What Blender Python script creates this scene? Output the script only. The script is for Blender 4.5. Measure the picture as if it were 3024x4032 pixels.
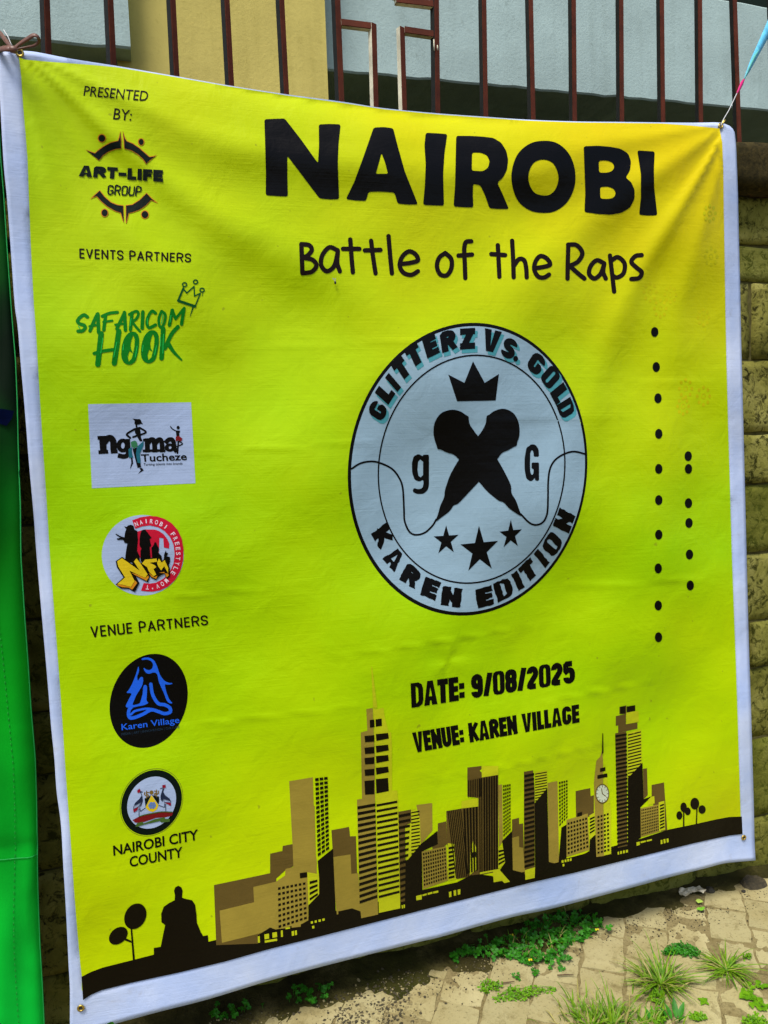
import bpy, bmesh, math, random
import numpy as np
from mathutils import Vector, Matrix, noise
from mathutils.geometry import delaunay_2d_cdt

random.seed(7)
rng = np.random.default_rng(7)
R = math.radians
scene = bpy.context.scene
for o in list(bpy.data.objects):
    bpy.data.objects.remove(o)
COL = scene.collection

# ------------------------------------------------------------------ camera
F, PW, PH = 2900.0, 3024, 4032            # focal length and picture size in photo pixels
YAW, PITCH, ROLL = R(17.5), R(4.5), R(-2.0)
fwd = np.array([math.sin(YAW)*math.cos(PITCH), math.cos(YAW)*math.cos(PITCH), -math.sin(PITCH)])
right0 = np.array([math.cos(YAW), -math.sin(YAW), 0.0])
up0 = np.cross(right0, fwd)
right = math.cos(ROLL)*right0 + math.sin(ROLL)*up0
up = -math.sin(ROLL)*right0 + math.cos(ROLL)*up0
CAM = np.array([0.0, -1.62, 1.278])
cd = bpy.data.cameras.new('camera'); cam = bpy.data.objects.new('camera', cd); COL.objects.link(cam)
M = Matrix(((right[0], up[0], -fwd[0], CAM[0]), (right[1], up[1], -fwd[1], CAM[1]),
            (right[2], up[2], -fwd[2], CAM[2]), (0, 0, 0, 1)))
cam.matrix_world = M
cd.sensor_fit = 'VERTICAL'; cd.sensor_height = 36.0; cd.sensor_width = 27.0
cd.lens = F/PH*36.0; cd.clip_start = 0.02; cd.clip_end = 500
scene.camera = cam

# ------------------------------------------------------------------ light
SUN_EL, SUN_AZ = R(62), R(222)            # high, behind and a little left of the camera, through thin cloud
world = bpy.data.worlds.new('World'); scene.world = world; world.use_nodes = True
nt = world.node_tree; nt.nodes.clear()
wo = nt.nodes.new('ShaderNodeOutputWorld'); bg = nt.nodes.new('ShaderNodeBackground')
sky = nt.nodes.new('ShaderNodeTexSky'); sky.sky_type = 'NISHITA'; sky.sun_disc = False
sky.sun_elevation = SUN_EL; sky.sun_rotation = SUN_AZ; sky.air_density = 1.0; sky.dust_density = 3.0; sky.ozone_density = 1.0
bg.inputs['Strength'].default_value = 0.07
nt.links.new(sky.outputs[0], bg.inputs[0]); nt.links.new(bg.outputs[0], wo.inputs[0])
sd = bpy.data.lights.new('sun', 'SUN'); sd.energy = 1.5; sd.angle = R(20); sd.color = (1.0, 0.95, 0.86)
sun = bpy.data.objects.new('sun', sd); COL.objects.link(sun)
az = SUN_AZ                               # clockwise from +Y (into the wall): behind the camera, to its left
sdir = Vector((math.sin(az)*math.cos(SUN_EL), math.cos(az)*math.cos(SUN_EL), math.sin(SUN_EL)))
sun.rotation_euler = sdir.to_track_quat('Z', 'Y').to_euler()
vs = scene.view_settings; vs.view_transform = 'Standard'; vs.look = 'None'; vs.gamma = 1; vs.exposure = 1.3
scene.render.resolution_x = 768; scene.render.resolution_y = 1024
scene.cycles.max_bounces = 6

# ------------------------------------------------------------------ pixel -> place
def rays(p):
    p = np.atleast_2d(np.asarray(p, float))
    return fwd*F + right*(p[:, :1]-PW/2) + up*(PH/2-p[:, 1:2])
def ony(p, y):
    d = rays(p); t = (y-CAM[1])/d[:, 1]; return CAM + d*t[:, None]
def onz(p, z=0.0):
    d = rays(p); t = (z-CAM[2])/d[:, 2]; return CAM + d*t[:, None]
def T(x0, y0, s):
    return lambda pts: [(x0+x*s, y0+y*s) for x, y in pts]

# ------------------------------------------------------------------ materials
def newmat(name):
    m = bpy.data.materials.new(name); m.use_nodes = True
    n = m.node_tree.nodes; l = m.node_tree.links
    return m, n, l, n['Principled BSDF']
def pos(n, l, scale=(1, 1, 1), obj=False):
    g = n.new('ShaderNodeTexCoord'); mp = n.new('ShaderNodeMapping'); mp.inputs['Scale'].default_value = scale
    l.new(g.outputs['Object'], mp.inputs[0]); return mp.outputs[0]
def tex_noise(n, l, vec, scale, detail=4, rough=0.55, dist=0.0):
    t = n.new('ShaderNodeTexNoise'); t.inputs['Scale'].default_value = scale; t.inputs['Detail'].default_value = detail
    t.inputs['Roughness'].default_value = rough; t.inputs['Distortion'].default_value = dist
    l.new(vec, t.inputs['Vector']); return t.outputs['Fac']
def ramp(n, l, fac, stops):
    r = n.new('ShaderNodeValToRGB'); e = r.color_ramp.elements
    while len(e) < len(stops): e.new(0.5)
    for k, (p, c) in enumerate(stops):
        e[k].position = p; e[k].color = (*c, 1) if len(c) == 3 else c
    l.new(fac, r.inputs[0]); return r.outputs[0]
def mixc(n, l, fac, a, b, mode='MIX'):
    x = n.new('ShaderNodeMix'); x.data_type = 'RGBA'; x.blend_type = mode
    for s, v in ((0, fac), (6, a), (7, b)):
        if hasattr(v, 'is_linked') or hasattr(v, 'links'): l.new(v, x.inputs[s])
        else: x.inputs[s].default_value = v if s == 0 else (*v, 1)
    return x.outputs[2]
def bump(n, l, fac, strength, dist, bs, prev=None):
    b = n.new('ShaderNodeBump'); b.inputs['Strength'].default_value = strength; b.inputs['Distance'].default_value = dist
    l.new(fac, b.inputs['Height'])
    if prev is not None: l.new(prev, b.inputs['Normal'])
    l.new(b.outputs[0], bs.inputs['Normal']); return b.outputs[0]
def simple(name, rgb, rough=0.7, metal=0.0, var=0.25, vscale=30, bmp=0.2, bdist=0.002, spec=0.5):
    m, n, l, b = newmat(name); v = pos(n, l)
    f = tex_noise(n, l, v, vscale, 5, 0.6)
    lo = tuple(c*(1-var) for c in rgb); hi = tuple(min(1, c*(1+var)) for c in rgb)
    l.new(ramp(n, l, f, [(0.3, lo), (0.7, hi)]), b.inputs['Base Color'])
    b.inputs['Roughness'].default_value = rough; b.inputs['Metallic'].default_value = metal
    b.inputs['Specular IOR Level'].default_value = spec
    if bmp: bump(n, l, f, bmp, bdist, b)
    return m

PRINT = {}
def ink(name, rgb, rough=0.42, fade=0.05):
    """flat print on ribbed vinyl: colour with a slight uneven density, ribs as fine relief"""
    if name in PRINT: return PRINT[name]
    m, n, l, b = newmat('print_'+name); v = pos(n, l)
    f = tex_noise(n, l, v, 9, 5, 0.6)
    lo = tuple(c*(1-fade) for c in rgb); hi = tuple(min(1, c*(1+fade)+0.0) for c in rgb)
    l.new(ramp(n, l, f, [(0.3, lo), (0.7, hi)]), b.inputs['Base Color'])
    vinyl(n, l, b, rough); PRINT[name] = m; return m
def vinyl(n, l, b, rough):
    b.inputs['Roughness'].default_value = rough; b.inputs['Specular IOR Level'].default_value = 0.13
    v = pos(n, l, (3.0, 3.0, 190.0)); f = tex_noise(n, l, v, 1.6, 3, 0.6)
    p = bump(n, l, f, 0.27, 0.0012, b)
    v2 = pos(n, l); f2 = tex_noise(n, l, v2, 14, 4, 0.55, 0.4)
    bump(n, l, f2, 0.32, 0.009, b, p)

# ------------------------------------------------------------------ object helpers
def tag(o, label, cat, group=None, kind=None):
    if label: o['label'] = label
    if cat: o['category'] = cat
    if group: o['group'] = group
    if kind: o['kind'] = kind
    return o
def empty(name, loc=(0, 0, 0)):
    o = bpy.data.objects.new(name, None); COL.objects.link(o); o.location = loc; o.empty_display_size = 0.1
    return o
def link_mesh(name, verts, faces, mat, parent=None, smooth=False, mats=None, mi=None):
    me = bpy.data.meshes.new(name); me.from_pydata([tuple(map(float, v)) for v in verts], [], [tuple(f) for f in faces])
    for m in (mats or [mat]): me.materials.append(m)
    if mi is not None:
        me.polygons.foreach_set('material_index', mi)
    if smooth: me.polygons.foreach_set('use_smooth', [True]*len(me.polygons))
    me.update()
    o = bpy.data.objects.new(name, me); COL.objects.link(o)
    if parent is not None:
        o.parent = parent
        o.matrix_parent_inverse = Matrix.Translation(-Vector(parent_loc(parent)))
    return o
def parent_loc(p): return Vector(p.location)

class MB:
    """collects shapes into one mesh"""
    def __init__(s): s.v = []; s.f = []; s.m = []
    def add(s, v, f, m=0):
        k = len(s.v); s.v += [tuple(map(float, q)) for q in v]; s.f += [tuple(i+k for i in q) for q in f]; s.m += [m]*len(f)
    def box(s, lo, hi, m=0):
        x0, y0, z0 = lo; x1, y1, z1 = hi
        s.add([(x0,y0,z0),(x1,y0,z0),(x1,y1,z0),(x0,y1,z0),(x0,y0,z1),(x1,y0,z1),(x1,y1,z1),(x0,y1,z1)],
              [(3,2,1,0),(4,5,6,7),(0,1,5,4),(1,2,6,5),(2,3,7,6),(3,0,4,7)], m)
    def tube(s, pts, rad, n=8, m=0, flat=1.0, capped=True):
        pts = [Vector(p) for p in pts]; rad = rad if hasattr(rad, '__len__') else [rad]*len(pts)
        rings = []; ref = Vector((0, 1, 0))
        for i, p in enumerate(pts):
            t = (pts[min(i+1, len(pts)-1)]-pts[max(i-1, 0)]).normalized()
            a = ref - t*ref.dot(t)
            if a.length < 1e-4: a = Vector((1, 0, 0)) - t*t.x
            a.normalize(); b = t.cross(a)
            rings.append([p + (a*math.cos(2*math.pi*k/n)*flat + b*math.sin(2*math.pi*k/n))*rad[i] for k in range(n)])
        v = [q for r in rings for q in r]; f = []
        for i in range(len(rings)-1):
            for k in range(n):
                f.append((i*n+k, i*n+(k+1) % n, (i+1)*n+(k+1) % n, (i+1)*n+k))
        if capped: f += [tuple(range(n))[::-1], tuple((len(rings)-1)*n+k for k in range(n))]
        s.add(v, f, m)
    def build(s, name, mat, parent=None, smooth=False):
        mats = mat if isinstance(mat, list) else [mat]
        return link_mesh(name, s.v, s.f, None, parent, smooth, mats, s.m)

# ------------------------------------------------------------------ banner surface: a vinyl sheet hung a hand's width before the wall
TLc = ony((62, 205), -0.03)[0]; TRc = ony((2838, 496), -0.03)[0]
BLc = ony((280, 4080), -0.03)[0]; BRc = ony((2975, 3388), -0.03)[0]
CREASES = [(0.95, 1.345, 0.30, -0.02, 0.0012), (0.28, 1.30, 0.22, 0.03, 0.0010), (1.18, 0.93, 0.25, -0.03, 0.0012),
           (0.62, 0.845, 0.30, 0.02, 0.0012), (0.2, 0.72, 0.25, 0.0, 0.0010), (1.05, 0.66, 0.2, 0.02, 0.0012),
           (0.45, 1.52, 0.25, 0.02, 0.001), (1.2, 1.44, 0.22, -0.02, 0.001), (0.85, 0.52, 0.3, 0.01, 0.001), (0.1, 1.0, 0.2, 0.02, 0.0009)]
DENT = ony(T(1500, 2500, .5425)([(447, 165)])[0], -0.03)[0]
def bulge(x, z):
    """how far the sheet stands out of its mean plane towards the camera, in metres"""
    h = (0.009*np.sin(2.1*x+0.7)*np.sin(1.7*z+0.3) + 0.006*np.sin(4.3*x-2.2*z+1.0) + 0.0070*np.sin(7.1*x+5.7*z) + 0.0034*np.sin(12.5*z-7.5*x+0.8) + 0.0016*np.sin(23*z+9*x+1.5*np.sin(4*x)) + 0.0040*np.sin(15*x+2.0*np.sin(2.3*z)+1.2*z)*(0.4+0.6*np.sin(3.1*z+2*x)**2)
         + 0.0022*np.sin(11*x-8*z+2.0) + 0.0010*np.sin(19*x+13*z+0.7)*np.sin(6*x-9*z) + 0.0007*np.sin(31*x-22*z)*np.sin(17*z+5*x))
    # folds that fan out of the two tied corners: ridges, bright above and shaded below
    dx, dz = x-TLc[0], TLc[2]-z
    r = np.sqrt(dx*dx+dz*dz)+1e-6; a = np.arctan2(dz, dx)
    h = h + 0.022*r*np.exp(-r/0.12)*(0.7*np.cos(11*a+0.6)+0.3*np.cos(19*a+1.1))
    for a0, w, am, dec in ((0.66, 0.10, 0.058, 0.66), (1.02, 0.10, 0.040, 0.50), (0.30, 0.09, 0.034, 0.45), (1.32, 0.08, 0.024, 0.45), (1.95, 0.2, 0.05, 0.12), (2.5, 0.2, 0.05, 0.12)):
        h = h + am*r*np.exp(-r/dec)*np.exp(-((a-a0-0.06*np.sin(6*r))/w)**2)
    dx, dz = TRc[0]-x, TRc[2]-z
    r = np.sqrt(dx*dx+dz*dz)+1e-6; a = np.arctan2(dz, dx)
    h = h + 0.026*r*np.exp(-r/0.11)*(0.6*np.cos(10*(a-1.02))+0.4*np.cos(19*(a-1.05)))
    for a0, w, am, dec in ((1.00, 0.075, 0.066, 0.38), (0.62, 0.12, 0.052, 0.60), (0.28, 0.09, 0.036, 0.45), (1.30, 0.09, 0.034, 0.50)):
        h = h + am*r*np.exp(-r/dec)*np.exp(-((a-a0+0.05*np.sin(5*r))/w)**2)
    # the slack top edge rolls back between the corners
    u = np.clip((x-TLc[0])/(TRc[0]-TLc[0]), 0, 1)
    ztop = TLc[2]+(TRc[2]-TLc[2])*u - 0.055*np.sin(math.pi*u)
    d = np.clip((ztop+0.02-z)/0.085, 0, 1); h = h - 0.030*(1-d)**2*np.sin(math.pi*u)**0.6
    h = h + 0.010*np.exp(-((z-ztop+0.115)/0.05)**2)*np.sin(math.pi*u)
    # the free foot flares a little
    e = np.clip((0.26-z)/0.26, 0, 1); h = h + 0.016*e**2*(0.6+0.6*np.sin(5.2*x+0.4))
    # fold marks left from storage, and the pinch above the date
    for cx, cz, w, sl, am in CREASES:
        h = h + am*np.exp(-((z-cz-sl*(x-cx))/0.006)**2)*np.clip(1-((x-cx)/w)**2, 0, 1)
    q = np.sqrt((x-DENT[0])**2+(z-DENT[2])**2)+1e-6; qa = np.arctan2(z-DENT[2], x-DENT[0])
    h = h + 0.005*(q/0.04)*np.exp(-q/0.035)*np.cos(3*qa+1.57)
    return h
def ysurf(x, z): return -0.045 - bulge(x, z)
def surf(p, off=0.0):
    d = rays(p); t = (-0.045-CAM[1])/d[:, 1]
    for _ in range(10):
        P = CAM + d*t[:, None]; t = (ysurf(P[:, 0], P[:, 2])-off-CAM[1])/d[:, 1]
    return CAM + d*t[:, None]
def surfn(P):
    e = 0.002; x, z = P[:, 0], P[:, 2]
    gx = (ysurf(x+e, z)-ysurf(x-e, z))/(2*e); gz = (ysurf(x, z+e)-ysurf(x, z-e))/(2*e)
    n = np.stack([gx, -np.ones_like(gx), gz], 1); return n/np.linalg.norm(n, axis=1)[:, None]

# ------------------------------------------------------------------ 2-D print shapes (photo pixels) -> meshes on the sheet
def winding(loop, P):
    a = np.asarray(loop, float); b = np.roll(a, -1, 0); w = np.zeros(len(P), int)
    for (x0, y0), (x1, y1) in zip(a, b):
        if y0 == y1: continue
        c = (x1-x0)*(P[:, 1]-y0)-(P[:, 0]-x0)*(y1-y0)
        w += ((y0 <= P[:, 1]) & (y1 > P[:, 1]) & (c > 0)).astype(int) - ((y0 > P[:, 1]) & (y1 <= P[:, 1]) & (c < 0)).astype(int)
    return w
def inside(groups, P):
    res = np.zeros(len(P), bool)
    for loops in groups:
        A = np.concatenate([np.asarray(q, float) for q in loops]); lo = A.min(0); hi = A.max(0)
        idx = np.where((P[:, 0] >= lo[0]) & (P[:, 0] <= hi[0]) & (P[:, 1] >= lo[1]) & (P[:, 1] <= hi[1]) & ~res)[0]
        if not len(idx): continue
        w = np.zeros(len(idx), int)
        for q in loops: w += winding(q, P[idx])
        res[idx[w != 0]] = True
    return res
def area(q):
    a = np.asarray(q, float); b = np.roll(a, -1, 0); return 0.5*np.sum(a[:, 0]*b[:, 1]-b[:, 0]*a[:, 1])
def poly(pts, *holes):
    """a filled outline with holes, oriented so that winding numbers work"""
    p = list(pts) if area(pts) > 0 else list(pts)[::-1]
    return [p]+[list(h) if area(h) < 0 else list(h)[::-1] for h in holes]
def soften(pts, d=6, n=2):
    p = [np.array(q, float) for q in pts]
    for _ in range(n):
        o = []
        for i in range(len(p)):
            a, b, c = p[i-1], p[i], p[(i+1) % len(p)]
            for q in (a, c):
                L = np.linalg.norm(q-b); k = min(d, 0.3*L)/(L+1e-9); o.append(b+(q-b)*k)
        p = o; d *= 0.45
    return [tuple(q) for q in p]
def smooth_path(pts, n=6):
    p = [np.array(q, float) for q in pts]
    if len(p) < 3: return pts
    o = []
    for i in range(len(p)-1):
        a = p[i-1] if i else 2*p[0]-p[1]; b, c = p[i], p[i+1]; d = p[i+2] if i+2 < len(p) else 2*p[-1]-p[-2]
        for k in range(n):
            t = k/n; o.append(0.5*((2*b)+(c-a)*t+(2*a-5*b+4*c-d)*t*t+(3*b-a-3*c+d)*t**3))
    o.append(p[-1]); return [tuple(q) for q in o]
def smooth_loop(pts, n=5):
    k = len(pts); q = smooth_path([pts[-1]]+list(pts)+[pts[0], pts[1]], n)
    return q[n:n*(k+1)]
def ellipse(cx, cy, rx, ry, n=40, ux=None, vy=None):
    u = ux or (rx, 0); v = vy or (0, -ry)
    return [(cx+u[0]*math.cos(t)+v[0]*math.sin(t), cy+u[1]*math.cos(t)+v[1]*math.sin(t)) for t in (2*math.pi*k/n for k in range(n))]
def stroke(pts, w, cap='round', taper=None):
    """outline groups of a pen stroke; sharp turns are split and joined with round ends"""
    p = [np.array(q, float) for q in pts]; runs = [[p[0]]]
    for i in range(1, len(p)):
        runs[-1].append(p[i])
        if i < len(p)-1:
            a = p[i]-p[i-1]; b = p[i+1]-p[i]; c = a@b/(np.linalg.norm(a)*np.linalg.norm(b)+1e-9)
            if cap == 'round' and c < 0.3: runs.append([p[i]])
    out = []
    for q in runs:
        if len(q) < 2: continue
        L, Rr = [], []; n = len(q)
        if cap == 'square':
            d0 = (q[0]-q[1]); d1 = (q[-1]-q[-2]); q = list(q)
            q[0] = q[0]+d0/np.linalg.norm(d0)*w/2; q[-1] = q[-1]+d1/np.linalg.norm(d1)*w/2
        ds = [(q[i+1]-q[i])/(np.linalg.norm(q[i+1]-q[i])+1e-9) for i in range(n-1)]
        for i in range(n):
            a = ds[max(i-1, 0)]; b = ds[min(i, n-2)]; na = np.array([-a[1], a[0]]); nb = np.array([-b[1], b[0]])
            m = na+nb; m = m/(np.linalg.norm(m)+1e-9); k = 1/max(0.45, m@na)
            hw = w/2*(1 if taper is None else 1+(taper-1)*i/(n-1))
            L.append(q[i]+m*hw*k); Rr.append(q[i]-m*hw*k)
        loop = L
        if cap == 'round':
            def arc(c, a0, hw): return [c+hw*np.array([math.cos(a0-math.pi*k/6), math.sin(a0-math.pi*k/6)]) for k in range(1, 6)]
            e = ds[-1]; s = ds[0]; hw1 = w/2*(taper or 1)
            loop = L+arc(q[-1], math.atan2(e[0], -e[1]), hw1)+Rr[::-1]+arc(q[0], math.atan2(-s[0], s[1]), w/2)
        else: loop = L+Rr[::-1]
        loop = [tuple(z) for z in loop]; out.append([loop if area(loop) > 0 else loop[::-1]])
    return out
def strokes(lst, w, sm=True, **k):
    g = []
    for s in lst: g += stroke(smooth_path(s, 5) if sm else s, w, **k)
    return g
def ring(outer, inner): return poly(outer, inner)

LAYER = 0.0005
BAN = empty('vinyl_banner', tuple(BLc*0.5+BRc*0.5))
def on_sheet(name, V2, faces, mat, layer, parent=None):
    off = 0.0008+LAYER*layer; P = surf(V2, off)
    o = link_mesh(name, P, faces, mat, parent or BAN, True)
    try: o.data.normals_split_custom_set_from_vertices([tuple(q) for q in surfn(P)])
    except Exception as ex: print('normals', ex)
    return o
def prnt(name, groups, mat, layer, parent=None, grid=24, label=None, split=None):
    verts, edges = [], []
    for loops in groups:
        for q in loops:
            q = [np.array(z, float) for z in q]; pts = []
            for a, b in zip(q, q[1:]+q[:1]):
                n = max(1, int(np.linalg.norm(b-a)/grid))
                pts += [a+(b-a)*k/n for k in range(n)]
            k0 = len(verts); verts += pts; edges += [(k0+i, k0+(i+1) % len(pts)) for i in range(len(pts))]
    A = np.array(verts); lo, hi = A.min(0), A.max(0)
    gx, gy = np.meshgrid(np.arange(lo[0]+grid/2, hi[0], grid), np.arange(lo[1]+grid/2, hi[1], grid))
    G = np.stack([gx.ravel(), gy.ravel()], 1)
    if len(G): G = G[inside(groups, G)]
    allv = [Vector((float(a), float(b))) for a, b in verts]+[Vector((float(a), float(b))) for a, b in G]
    vo, eo, fo, *_ = delaunay_2d_cdt(allv, edges, [], 0, 1e-4)
    V = np.array([(v.x, v.y) for v in vo]); Fc = np.array([tuple(f) for f in fo if len(f) == 3])
    c = V[Fc].mean(1); keep = inside(groups, c); Fc = Fc[keep]
    # orient towards the camera (pixel y runs down)
    a, b, d = V[Fc[:, 0]], V[Fc[:, 1]], V[Fc[:, 2]]
    s = (b[:, 0]-a[:, 0])*(d[:, 1]-a[:, 1])-(d[:, 0]-a[:, 0])*(b[:, 1]-a[:, 1])
    ok = np.abs(s) > 1e-6; Fc, s = Fc[ok], s[ok]
    Fc[s > 0] = Fc[s > 0][:, ::-1]
    def make(nm, Fx, par):
        used = np.unique(Fx); remap = -np.ones(len(V), int); remap[used] = np.arange(len(used))
        return on_sheet(nm, V[used], remap[Fx].tolist(), mat, layer, par)
    if split:                                   # every letter or printed piece its own object
        root = list(range(len(V)))
        def find(i):
            while root[i] != i: root[i] = root[root[i]]; i = root[i]
            return i
        for a_, b_, c_ in Fc.tolist():
            ra = find(a_); root[find(b_)] = ra; root[find(c_)] = ra
        ids = np.array([find(f) for f in Fc[:, 0].tolist()]); us = np.unique(ids)
        us = sorted(us, key=lambda k_: V[Fc[ids == k_].ravel(), 0].min())
        par = parent
        if parent is None:
            par = empty(name); par.parent = BAN; par.matrix_parent_inverse = Matrix.Translation(-Vector(BAN.location))
            if label: par['label'] = label
        return [make(split, Fc[ids == k_], par) for k_ in us]
    o = make(name, Fc, parent)
    if label: o['label'] = label
    return o
def prnt_quads(name, quads, mat, layer, parent=None, grid=36):
    V, Fs = [], []
    for q in quads:
        a, b, c, d = [np.array(z, float) for z in q]   # TL TR BR BL
        nx = max(1, int(max(np.linalg.norm(b-a), np.linalg.norm(c-d))/grid)+1); ny = max(1, int(max(np.linalg.norm(d-a), np.linalg.norm(c-b))/grid)+1)
        k = len(V)
        for j in range(ny+1):
            for i in range(nx+1):
                u, v = i/nx, j/ny; V.append((a*(1-u)+b*u)*(1-v)+(d*(1-u)+c*u)*v)
        for j in range(ny):
            for i in range(nx):
                p = k+j*(nx+1)+i; Fs.append((p, p+nx+1, p+nx+2, p+1))
    return on_sheet(name, np.array(V), Fs, mat, layer, parent)
def sub(q, u0, v0, u1, v1):
    a, b, c, d = [np.array(z, float) for z in q]
    f = lambda u, v: tuple((a*(1-u)+b*u)*(1-v)+(d*(1-u)+c*u)*v)
    return [f(u0, v0), f(u1, v0), f(u1, v1), f(u0, v1)]
def bands(q, n, frac, vertical=False, start=0.0, end=1.0):
    r = []
    for k in range(n):
        a = start+(end-start)*(k+(1-frac)/2)/n; b = a+(end-start)*frac/n
        r.append(sub(q, a, 0, b, 1) if vertical else sub(q, 0, a, 1, b))
    return r
def cells(q, nx, ny, fx, fy):
    r = []
    for j in range(ny):
        for i in range(nx):
            u = (i+(1-fx)/2)/nx; v = (j+(1-fy)/2)/ny; r.append(sub(q, u, v, u+fx/nx, v+fy/ny))
    return r

# ---- lettering: a skeleton alphabet drawn with a pen, and the built-in sans
SK = {
 'A': ([[(0, 0), (.5, 1), (1, 0)], [(.17, .30), (.83, .30)]], .60), 'B': ([[(0, 0), (0, 1), (.7, 1), (.95, .87), (.95, .66), (.65, .53), (0, .53)], [(.65, .53), (1, .40), (1, .13), (.7, 0), (0, 0)]], .56),
 'C': ([[(1, .72), (1, .86), (.72, 1), (.28, 1), (0, .86), (0, .14), (.28, 0), (.72, 0), (1, .14), (1, .28)]], .54), 'D': ([[(0, 0), (0, 1), (.62, 1), (1, .82), (1, .18), (.62, 0), (0, 0)]], .55),
 'E': ([[(1, 1), (0, 1), (0, 0), (1, 0)], [(0, .51), (.9, .51)]], .44), 'F': ([[(1, 1), (0, 1), (0, 0)], [(0, .5), (.85, .5)]], .42),
 'G': ([[(1, .76), (1, .86), (.72, 1), (.28, 1), (0, .86), (0, .14), (.28, 0), (.72, 0), (1, .14), (1, .40), (.58, .40)]], .55), 'I': ([[(.5, 0), (.5, 1)]], .22),
 'K': ([[(0, 0), (0, 1)], [(0, .40), (1, 1)], [(.32, .58), (1, 0)]], .56), 'L': ([[(0, 1), (0, 0), (1, 0)]], .40), 'M': ([[(0, 0), (.08, 1), (.5, .2), (.92, 1), (1, 0)]], .74),
 'N': ([[(0, 0), (0, 1), (1, 0), (1, 1)]], .58), 'O': ([[(.28, 1), (0, .86), (0, .14), (.28, 0), (.72, 0), (1, .14), (1, .86), (.72, 1), (.28, 1)]], .56),
 'P': ([[(0, 0), (0, 1), (.7, 1), (1, .88), (1, .60), (.7, .46), (0, .46)]], .52), 'R': ([[(0, 0), (0, 1), (.7, 1), (1, .88), (1, .64), (.7, .50), (0, .50)], [(.55, .5), (1, 0)]], .56),
 'S': ([[(1, .79), (1, .87), (.7, 1), (.3, 1), (0, .87), (0, .66), (.3, .53), (.7, .47), (1, .34), (1, .13), (.7, 0), (.3, 0), (0, .13), (0, .21)]], .52),
 'T': ([[(0, 1), (1, 1)], [(.5, 1), (.5, 0)]], .48), 'U': ([[(0, 1), (0, .14), (.28, 0), (.72, 0), (1, .14), (1, 1)]], .55), 'V': ([[(0, 1), (.5, 0), (1, 1)]], .58),
 'Y': ([[(0, 1), (.5, .45), (1, 1)], [(.5, .45), (.5, 0)]], .56), 'Z': ([[(0, 1), (1, 1), (0, 0), (1, 0)]], .46),
 '0': ([[(.28, 1), (0, .86), (0, .14), (.28, 0), (.72, 0), (1, .14), (1, .86), (.72, 1), (.28, 1)]], .53), '2': ([[(0, .76), (0, .86), (.28, 1), (.72, 1), (1, .86), (1, .64), (0, .12), (0, 0), (1, 0)]], .52),
 '5': ([[(1, 1), (0, 1), (0, .55), (.3, .63), (.72, .63), (1, .50), (1, .14), (.72, 0), (.28, 0), (0, .12), (0, .22)]], .53),
 '8': ([[(.25, 1), (0, .90), (0, .64), (.25, .53), (.75, .53), (1, .64), (1, .90), (.75, 1), (.25, 1)], [(.25, .53), (0, .42), (0, .11), (.25, 0), (.75, 0), (1, .11), (1, .42), (.75, .53)]], .53),
 '9': ([[(0, .20), (0, .12), (.28, 0), (.72, 0), (1, .14), (1, .86), (.72, 1), (.28, 1), (0, .86), (0, .60), (.28, .48), (.72, .48), (1, .56)]], .53),
 '/': ([[(0, 0), (1, 1)]], .40), ':': ([[(.5, .12), (.5, .121)], [(.5, .62), (.5, .621)]], .24), '.': ([[(.5, 0), (.5, .001)]], .24), ' ': ([], .24), '-': ([[(0, .4), (1, .4)]], .36), "'": ([[(.5, 1), (.5, .75)]], .14),
}
def qmap(quad):
    """text box (u right, v up, 0..1) -> pixels; quad = baseline-left, baseline-right, top-right, top-left"""
    a, b, c, d = [np.array(z, float) for z in quad]
    return lambda u, v: tuple((a*(1-u)+b*u)*(1-v)+(d*(1-u)+c*u)*v)
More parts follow.
